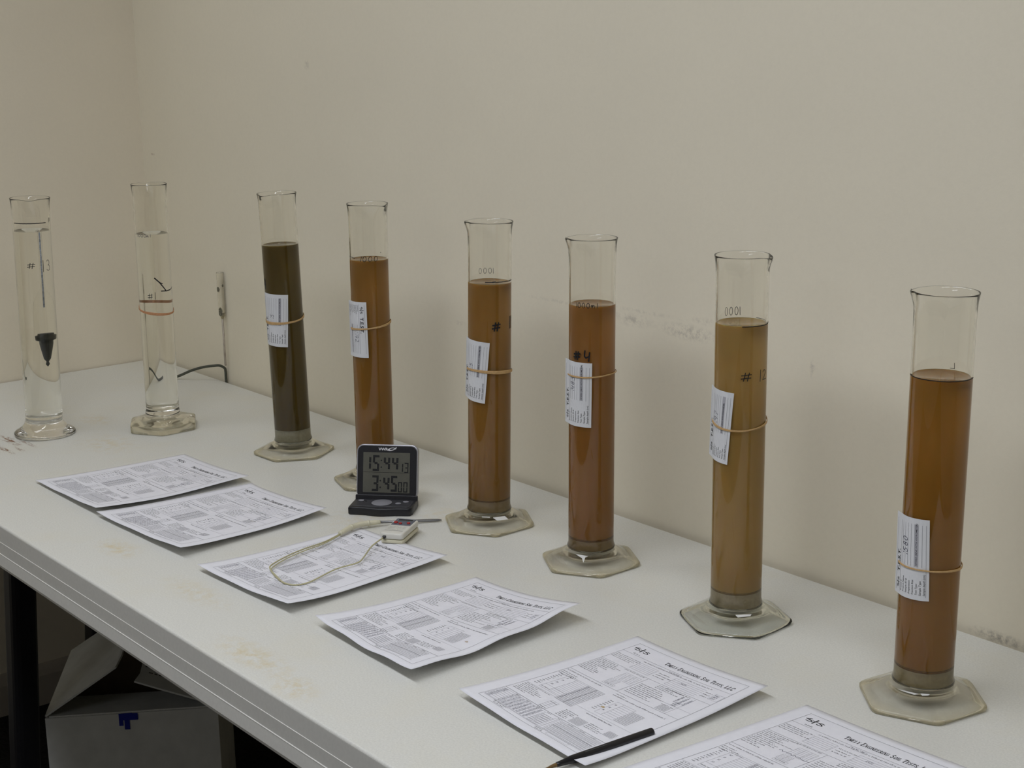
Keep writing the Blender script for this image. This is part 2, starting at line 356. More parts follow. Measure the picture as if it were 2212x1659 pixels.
# bold serif capitals: (points, weight factor)
TH, TN = 0.20, 0.09
def ser(x, y): return ([(x - 0.16, y), (x + 0.16, y)], TN * 0.8)
SERIF = {
    'T': [([(0.5, 0), (0.5, 1)], TH), ([(0.0, 0.96), (1.0, 0.96)], TN), ([(0.03, 0.72), (0.03, 0.98)], TN), ([(0.97, 0.72), (0.97, 0.98)], TN), ser(0.5, 0.03)],
    'I': [([(0.5, 0), (0.5, 1)], TH), ser(0.5, 0.03), ser(0.5, 0.97)],
    'M': [([(0.1, 0), (0.1, 1)], TN), ([(0.12, 1), (0.5, 0.1)], TH), ([(0.5, 0.1), (0.86, 1)], TN), ([(0.88, 0), (0.88, 1)], TH), ser(0.1, 0.03), ser(0.88, 0.03)],
    'E': [([(0.2, 0), (0.2, 1)], TH), ([(0.05, 0.96), (0.85, 0.96)], TN), ([(0.2, 0.5), (0.65, 0.5)], TN), ([(0.05, 0.04), (0.9, 0.04)], TN), ([(0.85, 0.96), (0.85, 0.75)], TN), ([(0.9, 0.04), (0.9, 0.27)], TN)],
    'L': [([(0.22, 0), (0.22, 1)], TH), ([(0.05, 0.04), (0.88, 0.04)], TN), ([(0.88, 0.04), (0.9, 0.3)], TN), ser(0.22, 0.97)],
    'Y': [([(0.05, 1), (0.5, 0.45)], TH), ([(0.95, 1), (0.5, 0.45)], TN), ([(0.5, 0), (0.5, 0.47)], TH), ser(0.5, 0.03)],
    'N': [([(0.12, 0), (0.12, 1)], TN), ([(0.12, 1), (0.86, 0.02)], TH), ([(0.86, 0), (0.86, 1)], TN), ser(0.12, 0.03), ser(0.86, 0.97)],
    'G': [(arc(0.52, 0.5, 0.42, 0.48, 50, 310, 10), 0.14), ([(0.85, 0.1), (0.85, 0.45)], TH), ([(0.6, 0.45), (1.0, 0.45)], TN)],
    'R': [([(0.2, 0), (0.2, 1)], TH), (arc(0.45, 0.74, 0.3, 0.23, 90, -90, 6), 0.13), ([(0.2, 0.97), (0.45, 0.97)], TN), ([(0.2, 0.5), (0.45, 0.5)], TN), ([(0.45, 0.5), (0.92, 0.02)], TH), ser(0.2, 0.03)],
    'S': [(arc(0.5, 0.74, 0.32, 0.23, 30, 250, 7) + arc(0.5, 0.27, 0.34, 0.25, 80, -150, 7), 0.15)],
    'O': [(arc(0.5, 0.5, 0.40, 0.47, 0, 360, 14), 0.15)],
    'C': [(arc(0.52, 0.5, 0.42, 0.48, 45, 315, 10), 0.15), ([(0.85, 0.7), (0.85, 0.95)], TN)],
    ',': [([(0.3, 0.1), (0.2, -0.2)], 0.16)]}
def serif_text(flat, words, x, y, cap, small, wr=0.78, gap=0.12, space=0.42):
    for wi, wd_ in enumerate(words):
        for k, ch in enumerate(wd_):
            h = cap if (k == 0 or wd_ == 'LLC') else small
            gw = h * wr * (0.45 if ch in 'I,' else 1.0)
            for pts, t in SERIF[ch]: flat.stroke([(x + px * gw, y + py * h) for px, py in pts], t * h)
            x += gw + gap * h
        x += space * cap
    return x
def logo_marks(flat, x, y, sc):
    """sts monogram: pointed s, tall crossed t, s"""
    for pts, wd in (([(0.0, 0.62), (0.55, 1.05), (0.28, 0.55)], 0.11), ([(0.0, 0.62), (0.62, 0.55), (0.95, 0.30), (0.62, 0.05), (0.25, 0.12)], 0.15),
                    ([(1.25, 1.25), (1.25, -0.15)], 0.17), ([(0.85, 0.62), (1.75, 0.62)], 0.12),
                    ([(2.35, 0.72), (1.95, 0.78), (1.8, 0.55), (2.25, 0.38), (2.4, 0.12), (1.9, 0.0), (1.7, 0.1)], 0.15)):
        flat.stroke([(x + a * sc, y + b * sc) for a, b in pts], wd * sc)

# ================================================================= STRUCTURE
def slab(name, x0, y0, z0, x1, y1, z1, mat):
    V = [(x0, y0, z0), (x1, y0, z0), (x1, y1, z0), (x0, y1, z0), (x0, y0, z1), (x1, y0, z1), (x1, y1, z1), (x0, y1, z1)]
    F = [(0, 3, 2, 1), (4, 5, 6, 7), (0, 1, 5, 4), (1, 2, 6, 5), (2, 3, 7, 6), (3, 0, 4, 7)]
    return struct(mesh_obj(name, V, F, mat, smooth=False))
XR, YF = 5.2, -4.6
WB = 0.0095; WL = -0.004
slab('floor', WL - 0.1, YF - 0.1, FLOOR - 0.1, XR + 0.1, WB + 0.1, FLOOR, M_FLOOR)
slab('ceiling', WL - 0.1, YF - 0.1, CEIL, XR + 0.1, WB + 0.1, CEIL + 0.1, M_CEIL)
slab('wall_back', WL - 0.1, WB, FLOOR, XR + 0.1, WB + 0.1, CEIL, M_WALLB)
slab('wall_left', WL - 0.1, YF, FLOOR, WL, WB, CEIL, M_WALLL)
slab('wall_right', XR, YF, FLOOR, XR + 0.1, WB, CEIL, M_ROOM)
slab('wall_front', WL, YF - 0.1, FLOOR, XR, YF, CEIL, M_ROOM)
def baseboard(name, prof, a, b, axis):
    V, F = [], []; n = len(prof)
    for t in (a, b):
        for d, z in prof: V.append((WL + d, t, z) if axis == 'y' else (t, WB - d, z))
    for i in range(n - 1): F.append((i, i + 1, n + i + 1, n + i))
    F.append(tuple(range(n))); F.append(tuple(range(2 * n - 1, n - 1, -1)))
    return struct(mesh_obj(name, V, F, M_BASEB, smooth=False))
BP = [(0.0005, FLOOR + 0.001), (0.014, FLOOR + 0.001), (0.014, FLOOR + 0.07), (0.010, FLOOR + 0.083), (0.006, FLOOR + 0.092), (0.0005, FLOOR + 0.095)]
baseboard('baseboard_left', BP, YF + 0.01, -0.016, 'y')
baseboard('baseboard_back', BP, 0.002, XR - 0.01, 'x')
M_LFRAME = plain('lamp_frame_white', (0.7, 0.7, 0.68), 0.5)
for i, ((lx, ly), (sx, sy), pw) in enumerate(LAMPS):
    t = tag(empty('ceiling_light', (lx, ly, CEIL)), ('added short slim ceiling light brightening the left wall', 'long slim fluorescent ceiling light above the middle of the table', 'added slim ceiling light brightening the right of the table', 'added slim ceiling light at the front, brightening under the table')[i], 'ceiling light', 'slim fluorescent ceiling lights')
    for (ax, ay, bx, by) in ((-sx / 2 - .03, -sy / 2 - .03, sx / 2 + .03, -sy / 2), (-sx / 2 - .03, sy / 2, sx / 2 + .03, sy / 2 + .03), (-sx / 2 - .03, -sy / 2, -sx / 2, sy / 2), (sx / 2, -sy / 2, sx / 2 + .03, sy / 2)):
        bm_obj('frame', bevel_box(bx - ax, by - ay, 0.03, 0.002, 1, ((ax + bx) / 2, (ay + by) / 2, -0.0155)), M_LFRAME, t, False)

# ================================================================= TABLE
TD = 0.7286; TX0, TX1 = 0.0, 2.95
table = tag(empty('folding_table', (1.4, -0.36, FLOOR)), 'long white speckled plastic table pushed into the corner of the room', 'table')
def edge_table():
    # cross-section in (y, z) swept along x with rounded front lip and two ridges
    prof = [(0.0, 0.0), (-TD + 0.004, 0.0)]
    for k in range(1, 6):
        a = rad(90 + 90 * k / 5); prof.append((-TD + 0.004 + 0.004 * math.cos(a), -0.004 + 0.004 * math.sin(a)))
    prof += [(-TD - 0.0024, -0.0258), (-TD - 0.0031, -0.0262), (-TD - 0.0031, -0.0268), (-TD - 0.0046, -0.0432), (-TD - 0.0056, -0.0438),
             (-TD - 0.0056, -0.0450), (-TD - 0.0086, -0.0600), (-TD - 0.0080, -0.0640), (-TD + 0.0065, -0.0660), (-TD + 0.035, -0.0660), (-TD + 0.040, -0.045), (-0.04, -0.045), (-0.035, -0.066), (0.0, -0.066)]
    n = len(prof); V = []; F = []; xs = [TX0, TX1]
    for x in xs:
        for y, z in prof: V.append((x - 1.4, y + 0.36, z - FLOOR))
    for i in range(n):
        k = (i + 1) % n; F.append((i, n + i, n + k, k))
    F.append(tuple(range(n))); F.append(tuple(range(2 * n - 1, n - 1, -1)))
    mid = [0 if i in (0,) or prof[i][1] > -0.0035 else 1 for i in range(n)] + [1, 1]
    o = mesh_obj('tabletop', V, F, None, table, smooth=False, mats=[M_TABLE, M_TEDGE], midx=mid)
    bm = bmesh.new(); bm.from_mesh(o.data); bmesh.ops.recalc_face_normals(bm, faces=bm.faces); bm.to_mesh(o.data); bm.free()
    return o
edge_table()
def table_leg(top, bot, wd=0.045):
    a = Vector(top) - Vector((1.4, -0.36, FLOOR)); b = Vector(bot) - Vector((1.4, -0.36, FLOOR)); V = []; F = []
    o = round_rect(-wd / 2, -wd / 2, wd / 2, wd / 2, 0.012, 3); n = len(o)
    for p in (a, b):
        for x, y in o: V.append((p.x + x, p.y + y, p.z))
    for i in range(n): k = (i + 1) % n; F.append((i, k, n + k, n + i))
    F.append(tuple(range(n - 1, -1, -1))); F.append(tuple(range(n, 2 * n)))
    lg = mesh_obj('leg', V, F, M_BLACKMETAL, table, smooth=False)
    bm_obj('leg_cap', bevel_box(wd + 0.006, wd + 0.006, 0.03, 0.004, 2, (b.x, b.y, 0.016)), plain('black_rubber_cap', (0.01, 0.01, 0.01), 0.8), lg)
    return lg
table_leg((0.812, -0.648, -0.046), (0.702, -0.648, FLOOR + 0.006))
table_leg((0.34, -0.30, -0.046), (0.235, -0.30, FLOOR + 0.006), 0.05)
table_leg((2.75, -0.648, -0.046), (2.82, -0.648, FLOOR + 0.006))
table_leg((2.75, -0.10, -0.046), (2.82, -0.10, FLOOR + 0.006))

# ================================================================= CYLINDERS
LAT = Vector((0.6253, 0.7801, 0)).normalized()
BASES = [(.4752, -.457), (.5856, -.2709), (.9022, -.1778), (1.149, -.1705), (1.4483, -.1677), (1.6783, -.1678), (1.9595, -.1758), (2.2551, -.1927)]
LEAN = [.0234, .0099, -.0148, .0087, .025, .0135, .0072, .0173]
RAD = [.0332, .0303, .0314, .0308, .0316, .0314, .0315, .0320]
HT = [.4392, .4568, .456, .4567, .4544, .4524, .4596, .4539]
LEVEL = [.381, .3675, .3690, .3690, .3668, .3645, .3790, .3655]
SED = [0, 0, .0453, .0440, .0431, .0405, .0453, .0445]
SEDT = [0, 0, 0.0005, .0016, .0022, .0026, .0022, .0024]
HEXA = [0, 32, 2, 43, 31, 31, 35, 21]
CAMD = [-21.4, -25.6, -30.2, -33.2, -37.5, -41.3, -46.9, -53.9]
SPOUT = [CAMD[0] - 2, CAMD[1] + 190, CAMD[2] - 40, CAMD[3] + 42, CAMD[4] - 100, CAMD[5] - 102, CAMD[6] + 66, CAMD[7] - 104]
LIQ = [None, None, (102, 84, 38), (164, 119, 54), (164, 121, 58), (166, 117, 58), (186, 152, 88), (168, 119, 47)]
SEDC = [None, None, (160, 154, 128), (150, 128, 90), (148, 128, 92), (140, 118, 82), (164, 152, 122), (156, 142, 106)]
LABELS = ['clear water cylinder on a round flared glass foot, marked #13, hydrometer inside',
          'clear water cylinder on a thick hexagonal foot, marked #1, orange band around it',
          'glass cylinder of dark olive brown soil suspension, the darkest liquid of the row',
          'glass cylinder of ochre suspension standing directly behind the black digital timer',
          'glass cylinder of brown suspension with a thick black # half turned away, right of the timer',
          'glass cylinder of reddish brown suspension marked #4 above its paper tag',
          'glass cylinder of pale khaki suspension marked #12, on a clear greenish hexagonal foot',
          'glass cylinder of amber brown suspension nearest the camera, rightmost of the row']
def hexr(t, R, rot):
    # hexagon with rounded corners as a high-power norm over its three pairs of sides
    return R / 1.122 * sum(abs(math.cos(t - rad(rot + 30 + 60 * k))) ** 24 for k in range(3)) ** (-1.0 / 24)
def frame(i):
    ax = (Vector((0, 0, 1)) + LAT * LEAN[i]).normalized()
    return Vector((0, 0, 1)).rotation_difference(ax).to_matrix()
ROOTS = []
M_LIQ = {}
def liquid_mat(i, top=False):
    c = lin(LIQ[i])
    m, nt, b, out = newmat('soil_suspension'); nb = NB(nt)
    col = nb.ramp(nb.noise(14, 4, 0.6, (1, 1, 0.35)), 0.3, 0.7, tuple(x * 0.93 for x in c), tuple(x * 1.07 for x in c))
    nt.links.new(col, b.inputs['Base Color']); b.inputs['Roughness'].default_value = 0.5; b.inputs['Specular IOR Level'].default_value = 0.1
    if top: b.inputs['Roughness'].default_value = 0.06; b.inputs['Specular IOR Level'].default_value = 0.5
    b.inputs['Subsurface Weight'].default_value = 0.5; b.inputs['Subsurface Radius'].default_value = (0.015, 0.010, 0.004); b.inputs['Subsurface Scale'].default_value = 1.0
    return m
def spout_fun(i, H, r0):
    sp = rad(SPOUT[i])
    def f(j, r, z, t):
        d = math.atan2(math.sin(t - sp), math.cos(t - sp))
        k = max(0.0, min(1.0, (z - (H - 0.022)) / 0.022)); k = k * k * (3 - 2 * k)
        g = math.exp(-(d / 0.30) ** 2)
        pin = math.exp(-((abs(d) - 0.55) / 0.22) ** 2)
        return r + k * (0.0036 * g - 0.0010 * pin), z - k * 0.0018 * g
    return f
def build_cylinder(i):
    H, r = HT[i], RAD[i]; ri = r - 0.0021
    root = empty('measuring_cylinder', (BASES[i][0], BASES[i][1], 0.0), frame(i))
    tag(root, LABELS[i], 'cylinder', 'sedimentation cylinders along the wall')
    ROOTS.append(root)
    rim = [(r, H - .030), (r + .0003, H - .016), (r + .0008, H - .009), (r + .0016, H - .004), (r + .0021, H - .0014), (r + .00235, H - .0005), (r + .0023, H), (r + .0019, H + .0001), (r + .0014, H - .0004),
           (r + .0007, H - .0024), (r - .0004, H - .007), (ri + .0006, H - .013), (ri, H - .022), (ri, H - .030)]
    wall = [(r, 0.05 + (H - .09) * k / 6) for k in range(7)]
    if i == 0:
        outer = [(0, .0012), (.046, .0012), (.0530, .0020), (.0553, .0040), (.0550, .0062), (.0520, .0090), (.0460, .0125), (.0400, .0170), (.0360, .0225), (.0338, .0290), (r, .036)]
        prof = outer + wall + rim + [(ri, LEVEL[i])]
        V, F = lathe(prof, 72, spout_fun(i, H, r)); g = mesh_obj('glass_tube', V, F, M_GLASS, root); g['label'] = 'clear glass tube with a flared round foot'
        wb = .0330
    elif i == 1:
        prof = [(0, .0262), (r - .004, .0262), (r - .0005, .0275), (r + .0018, .0300), (r + .0016, .0335), (r, .038)] + wall + rim + [(ri, LEVEL[i])]
        V, F = lathe(prof, 72, spout_fun(i, H, r)); mesh_obj('glass_tube', V, F, M_GLASS, root)
        wb = .0410
    else:
        prof = [(0, .0215), (r - .004, .0215), (r - .0005, .0222), (r + .0018, .0240), (r + .0016, .0262), (r, .031)] + wall + rim + [(ri, .2), (ri, .0265), (ri - .002, .0236), (0, .0232)]
        V, F = lathe(prof, 72, spout_fun(i, H, r)); mesh_obj('glass_tube', V, F, M_GLASS, root)
    if i >= 1:
        th = 0.016 if i == 1 else 0.0065; R = 0.0665 if i == 1 else 0.0705; tz = .0255 if i == 1 else .0207
        under = [(0, .0003, 0), (R - .006, .0003, 1)] if i == 1 else [(0, tz - .0065, 0), (.028, tz - .0070, 0), (.038, tz - .0096, 0), (.047, .0081, .18), (.056, .0048, .55), (R - .0080, .0016, .95), (R - .0050, .0004, 1), (R - .0035, .0003, 1)]
        fp = under + [ (R - .0012, .0008, 1), (R, .0020, 1), (R, th - .0016, 1), (R - .0018, th, 1), (R - .0065, th + .0012, .95), (.056, th + (tz - th) * .26, .55), (.047, th + (tz - th) * .55, .18), (.040, th + (tz - th) * .80, 0), (.0365, th + (tz - th) * .93, 0), (.0350, tz - .0003, 0), (.0335, tz, 0), (0, tz, 0)]
        prof = [(a, b) for a, b, c in fp]
        def ff(j, rr, z, t, fp=fp, R=R, rot=HEXA[i]):
            k = fp[j][2]; return rr * (1 - k) + k * hexr(t, 1.0, rot) * rr, z
        V, F = lathe(prof, 96, ff)
        ft = mesh_obj('foot', V, F, M_FOOTC if i == 6 else M_FOOT, root)
        ft.rotation_mode = 'QUATERNION'; ft.rotation_quaternion = frame(i).inverted().to_quaternion()   # the foot sits flat though the tube leans
        ft['label'] = 'thick yellowed hexagonal glass foot' if i == 1 else 'greenish clear hexagonal foot' if i == 6 else 'yellowed hexagonal foot'
    if i < 2:
        n = 72; lv = LEVEL[i]
        prof = [(0, wb), (ri - .003, wb), (ri - .0008, wb + .0008), (ri, wb + .004), (ri, wb + .006), (ri, .12), (ri, .25), (ri, lv - .002), (ri, lv - .0004), (ri, lv)]
        V, F = lathe(prof, n); k0 = len(F)
        ring = list(range(len(V) - n, len(V))); V.append((0, 0, lv - 0.0004)); c = len(V) - 1
        ring2 = []
        for t in range(n):
            a = 2 * PI * t / n; ring2.append(len(V)); V.append(((ri - .002) * math.cos(a), (ri - .002) * math.sin(a), lv - 0.0004))
        for t in range(n): F.append((ring[t], ring[(t + 1) % n], ring2[(t + 1) % n], ring2[t]))
        for t in range(n): F.append((ring2[t], ring2[(t + 1) % n], c))
        wo = mesh_obj('water', V, F, None, root, mats=[M_WSIDE, M_WTOP], midx=[0] * k0 + [1] * (len(F) - k0)); wo['label'] = 'clear water'
    else:
        lr = ri + 0.00025; sz = SED[i]; lv = LEVEL[i]; st = SEDT[i]
        M = liquid_mat(i)
        V, F = lathe([(0, sz), (lr - .0005, sz), (lr, sz + .0005), (lr, .12), (lr, .25), (lr, lv - .0002), (lr - .0008, lv - .0008), (lr - .003, lv - .0016), (0, lv - .0018)], 64)
        lo = mesh_obj('soil_suspension', V, F, None, root, mats=[M, liquid_mat(i, True)], midx=[1 if min(V[q][2] for q in f_) > lv - .0019 and max(V[q][2] for q in f_) < lv - .0001 else 0 for f_ in F])
        c = lin(SEDC[i])
        V, F = lathe([(0, .02345), (ri - .003, .02345), (lr - .0012, .0246), (lr, .0268), (lr, sz - st - .0002), (0, sz - st - .0002)], 64)
        mesh_obj('settled_sand', V, F, plain('settled_sand', c, 0.8, 0.1, noise=0.10, scale=250), root)
        if st > .001:
            V, F = lathe([(0, sz - st), (lr, sz - st), (lr, sz - .0002), (0, sz - .0002)], 64)
            mesh_obj('silt_line', V, F, plain('dark_silt', tuple(x * 0.42 for x in lin(LIQ[i])), 0.8, 0.1, noise=0.15, scale=300), root)
    return root
for i in range(8): build_cylinder(i)

def on_tube(i, off, z, lift=0.00025):
    """local point on cylinder i; off = degrees to the right of the side that faces the table front"""
    t = rad(CAMD[i] + off); r = RAD[i] + lift
    return (r * math.cos(t), r * math.sin(t), z)
def marking(i, flat, off0, z0, mat=M_MARKER, name='marking', label=None):
    fn = lambda x, y: on_tube(i, off0 + math.degrees(x / RAD[i]), z0 + y)
    o = flat.build(name, fn, mat, ROOTS[i])
    if o and label: o['label'] = label
    return o
mm = 0.001
# 13: level line, tick, number
f = Flat(); f.stroke([(x * mm, (0.15 * math.sin(x * 0.9) - 0.012 * (x - 0) ** 2 * 0.0) * mm) for x in range(-36, 30, 3)], 1.5 * mm)
marking(0, f, 0, .3965, label='black level line drawn around the neck')
f = Flat(); f.stroke([(-0.5 * mm, -3 * mm), (0.3 * mm, 4 * mm)], 1.6 * mm); f.stroke([(1.6 * mm, -2 * mm), (1.8 * mm, 3 * mm)], 1.0 * mm)
marking(0, f, 66, .3995, label='short upright tick')
f = Flat(); hand(f, '#', -6.5 * mm, -5 * mm, 13 * mm, 10 * mm, 1.1 * mm); marking(0, f, -9, .3205, label='handwritten #')
f = Flat(); hand(f, '1', -2.5 * mm, -10 * mm, 6 * mm, 21 * mm, 1.1 * mm); marking(0, f, 27, .3185, label='handwritten 1')
f = Flat(); hand(f, '3', -4.5 * mm, -9.5 * mm, 9 * mm, 19 * mm, 0.9 * mm); marking(0, f, 47, .3195, label='handwritten 3')
# 1: volume note, arrow and dash, number
f = Flat(); hand(f, '1000', -16 * mm, -2.5 * mm, 5 * mm, 5 * mm, 0.7 * mm, 0.2); hand(f, 'ml', 5 * mm, -2.5 * mm, 4 * mm, 5 * mm, 0.6 * mm); marking(1, f, -28, .3660, M_PENBLUE, label='faint handwritten volume note')
f = Flat(); f.stroke([(0, 0), (9 * mm, -9 * mm), (20 * mm, -24 * mm)], 2.2 * mm); f.stroke([(8 * mm, -8.5 * mm), (14 * mm, -11 * mm)], 1.6 * mm); f.stroke([(11 * mm, -24.5 * mm), (22 * mm, -25.5 * mm), (32 * mm, -24.8 * mm), (45 * mm, -22 * mm)], 2.0 * mm)
marking(1, f, 0, .2885, label='black arrow pointing to a level dash')
f = Flat(); hand(f, '#', -6 * mm, -5.5 * mm, 9 * mm, 10 * mm, 0.9 * mm); hand(f, '1', 5 * mm, -6 * mm, 5 * mm, 13 * mm, 0.9 * mm); marking(1, f, -15, .2555, label='handwritten #1')
# dark cylinder: partly hidden 9
f = Flat(); hand(f, '9', -5 * mm, -8 * mm, 9 * mm, 17 * mm, 2.0 * mm); marking(2, f, -70, .3025, label='handwritten 9 on the side')
# ochre cylinder: dash and 1000
f = Flat(); f.stroke([(-10 * mm, 0.6 * mm), (9 * mm, -0.8 * mm)], 0.9 * mm); marking(3, f, -62, .3735)
f = Flat(); hand(f, '1000', -17 * mm, -4 * mm, 7 * mm, 8 * mm, 0.8 * mm, 0.28, 0.12); f.stroke([(19 * mm, 9 * mm), (19.5 * mm, 9.8 * mm)], 0.9 * mm); marking(3, f, 1, .3722, label='handwritten 1000')
# brown cylinder: far-side 1000 ml seen from behind, level arc, #
f = Flat(); hand(f, '1000', -14 * mm, -3 * mm, 6 * mm, 8 * mm, 0.6 * mm, 0.3); marking(4, f, 190, .3765, M_PENBLUE)
f = Flat(); f.stroke([(x * mm, 0.15 * math.sin(x) * mm) for x in range(-6, 46, 3)], 1.1 * mm); f.stroke([(4 * mm, 0.8 * mm), (9 * mm, 1.4 * mm)], 0.8 * mm); marking(4, f, -1, .3702, label='black level line')
f = Flat(); hand(f, '#', -5.5 * mm, -6 * mm, 11 * mm, 12 * mm, 2.2 * mm); marking(4, f, 18, .3055, label='thick black #')
f = Flat(); hand(f, '1', -2 * mm, -8 * mm, 7 * mm, 17 * mm, 2.4 * mm); hand(f, '1', 3 * mm, -8 * mm, 7 * mm, 17 * mm, 2.4 * mm); marking(4, f, 64, .3085)
# reddish cylinder
f = Flat(); hand(f, '1000ml', -17 * mm, -3 * mm, 5.2 * mm, 6.5 * mm, 0.75 * mm, 0.22); marking(5, f, -14, .3660, label='handwritten 1000ml')
f = Flat(); hand(f, '#', -5 * mm, -5 * mm, 10 * mm, 10.5 * mm, 2.3 * mm); hand(f, '4', 11 * mm, -6 * mm, 9 * mm, 14 * mm, 1.9 * mm); marking(5, f, -40, .2975, label='handwritten #4')
# khaki cylinder
f = Flat(); hand(f, '1000', -13 * mm, -5 * mm, 5.5 * mm, 10 * mm, 0.7 * mm, 0.3); marking(6, f, 203, .3865, M_PENBLUE)
f = Flat(); f.stroke([(x * mm, (0.1 * math.sin(x) + 0.002 * x * x * 0.02) * mm) for x in range(0, 44, 3)], 1.1 * mm); marking(6, f, 2, .3785, label='black level line')
f = Flat(); f.stroke([(x * mm, 0) for x in range(-30, 12, 3)], 0.8 * mm); marking(6, f, 128, .3795)
f = Flat(); hand(f, '#', -6.5 * mm, -5 * mm, 12 * mm, 10 * mm, 1.1 * mm); marking(6, f, 14, .3180, label='handwritten #')
f = Flat(); hand(f, '1', -2 * mm, -6 * mm, 6 * mm, 14 * mm, 1.0 * mm); hand(f, '2', 4.5 * mm, -5 * mm, 9 * mm, 12 * mm, 1.0 * mm); marking(6, f, 46, .3170, label='handwritten 12')
# amber cylinder
f = Flat(); f.stroke([(x * mm, 0.1 * math.sin(x * 0.7) * mm) for x in range(-48, 49, 4)], 1.0 * mm); marking(7, f, 0, .3652, label='thin black level line')
f = Flat(); f.stroke([(0, 0), (0.4 * mm, 6 * mm)], 0.7 * mm); f.stroke([(0, 0), (5 * mm, 0)], 0.6 * mm); marking(7, f, 155, .3665)
# creases in the pour lips read dark: that refracted shade is painted as strokes
M_LIPSHADE = plain('painted_lip_shade', (0.045, 0.048, 0.03), 0.6)
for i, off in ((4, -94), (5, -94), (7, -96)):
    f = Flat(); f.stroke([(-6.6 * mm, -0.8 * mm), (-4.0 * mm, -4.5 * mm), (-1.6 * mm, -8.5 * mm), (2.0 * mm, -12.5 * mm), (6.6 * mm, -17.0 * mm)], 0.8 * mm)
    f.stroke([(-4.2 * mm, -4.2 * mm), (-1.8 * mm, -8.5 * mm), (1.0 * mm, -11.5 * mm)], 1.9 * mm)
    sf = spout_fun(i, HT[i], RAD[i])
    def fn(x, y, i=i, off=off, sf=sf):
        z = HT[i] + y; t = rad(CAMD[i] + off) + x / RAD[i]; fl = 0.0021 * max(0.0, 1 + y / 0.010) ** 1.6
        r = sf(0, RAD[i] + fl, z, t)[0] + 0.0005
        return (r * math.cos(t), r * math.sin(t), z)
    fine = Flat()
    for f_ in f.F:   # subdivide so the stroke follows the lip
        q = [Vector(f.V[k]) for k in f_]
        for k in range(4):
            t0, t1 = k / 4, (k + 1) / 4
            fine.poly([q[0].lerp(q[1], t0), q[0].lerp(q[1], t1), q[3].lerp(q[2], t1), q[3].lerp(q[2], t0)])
    o = fine.build('crease_shade', fn, M_LIPSHADE, ROOTS[i]); o['label'] = 'painted dark shade of the pouring lip crease'
# tape scraps on the feet
def foot_scrap(i, off, pts, z=0.0145):
    V = []; n = len(pts)
    for lift in (0.0, 0.0004):
        for x, y in pts:
            t = rad(CAMD[i] + off); er = Vector((math.cos(t), math.sin(t), 0)); et = Vector((-math.sin(t), math.cos(t), 0))
            p = er * (0.0345 + y) + et * x; d = math.hypot(p.x, p.y)
            zz = .0205 - max(0, d - .0355) * 0.53
            V.append((p.x, p.y, zz + 0.0007 + lift))
    F = [tuple(range(n - 1, -1, -1)), tuple(range(n, 2 * n))] + [(k, (k + 1) % n, n + (k + 1) % n, n + k) for k in range(n)]
    mesh_obj('tape_scrap', V, F, M_TAPE, ROOTS[i], smooth=False)['label'] = 'scrap of white tape'
foot_scrap(4, 22, [(-.009, .002), (.010, .0015), (.013, .0075), (-.005, .0085)])
foot_scrap(4, -8, [(-.006, .001), (.006, .001), (.006, .0022), (-.006, .0022)])
foot_scrap(5, -22, [(-.008, .001), (.010, .001), (.007, .004), (.008, .013), (.003, .006)])
foot_scrap(6, 14, [(-.009, .0015), (.011, .0012), (.009, .004), (-.007, .0052)])
foot_scrap(7, -22, [(-.013, .001), (.010, .0008), (.006, .0032), (-.004, .0030)])
foot_scrap(7, 3, [(-.004, .001), (.006, .001), (.004, .0026), (-.002, .0034)])
f = Flat()
for k, (a, b) in enumerate((((-4, 0), (-1, 0.4)), ((-2, -3), (2, -2.4)))): f.stroke([(a[0] * mm, a[1] * mm), (b[0] * mm, b[1] * mm)], 0.5 * mm)
o = f.build('marking', lambda x, y: ((.049 + y) * math.cos(rad(CAMD[5] - 62)) - x * math.sin(rad(CAMD[5] - 62)), (.049 + y) * math.sin(rad(CAMD[5] - 62)) + x * math.cos(rad(CAMD[5] - 62)), .0128), M_MARKER, ROOTS[5])

# ---- hydrometer floating in #13
hyd = tag(empty('hydrometer', (0, 0, 0)), 'glass hydrometer with black ballast bulb floating in the #13 water cylinder', 'hydrometer')
_t = rad(CAMD[0] + 90)
hp = Vector((BASES[0][0], BASES[0][1], 0)) + frame(0) @ Vector((0.0095 * math.cos(_t), 0.0095 * math.sin(_t), .128))
hyd.matrix_world = Matrix.Translation(hp) @ frame(0).to_4x4()
V, F = lathe([(0, 0), (.002, .001), (.0050, .010), (.0085, .024), (.0120, .040), (.0145, .055), (.0150, .065), (.0150, .105), (.0135, .122), (.0080, .138), (.0035, .148), (.0027, .156), (.0026, .252), (0, .253)], 40)
mesh_obj('bulb', V, F, M_GINW, hyd)
V, F = lathe([(0, .0012), (.0028, .006), (.0016, .011), (.0046, .016), (.0070, .030), (.0092, .044), (.0095, .0500), (.0142, .0515), (.0146, .0590), (.0112, .0605), (.0108, .063), (0, .0635)], 32)
mesh_obj('ballast', V, F, plain('black_ballast', (0.012, 0.014, 0.010), 0.4), hyd)['label'] = 'black ballast cone'
V, F = lathe([(0, .112), (.0012, .112), (.0012, .249), (0, .249)], 12)
mesh_obj('scale_strip', V, F, plain('pale_blue_scale_paper', (0.50, 0.54, 0.60), 0.7, noise=0.35, scale=220), hyd)['label'] = 'pale blue paper scale in the stem'
f = Flat()
for k in range(26):
    z = .150 + k * .0036; f.line((-0.0012, z), (0.0012 if k % 5 == 0 else 0.0003, z), 0.0007)
_c = rad(CAMD[0])
f.build('scale_marks', lambda x, y: (.00135 * math.cos(_c + x / .0013), .00135 * math.sin(_c + x / .0013), y), M_MARKER, hyd)

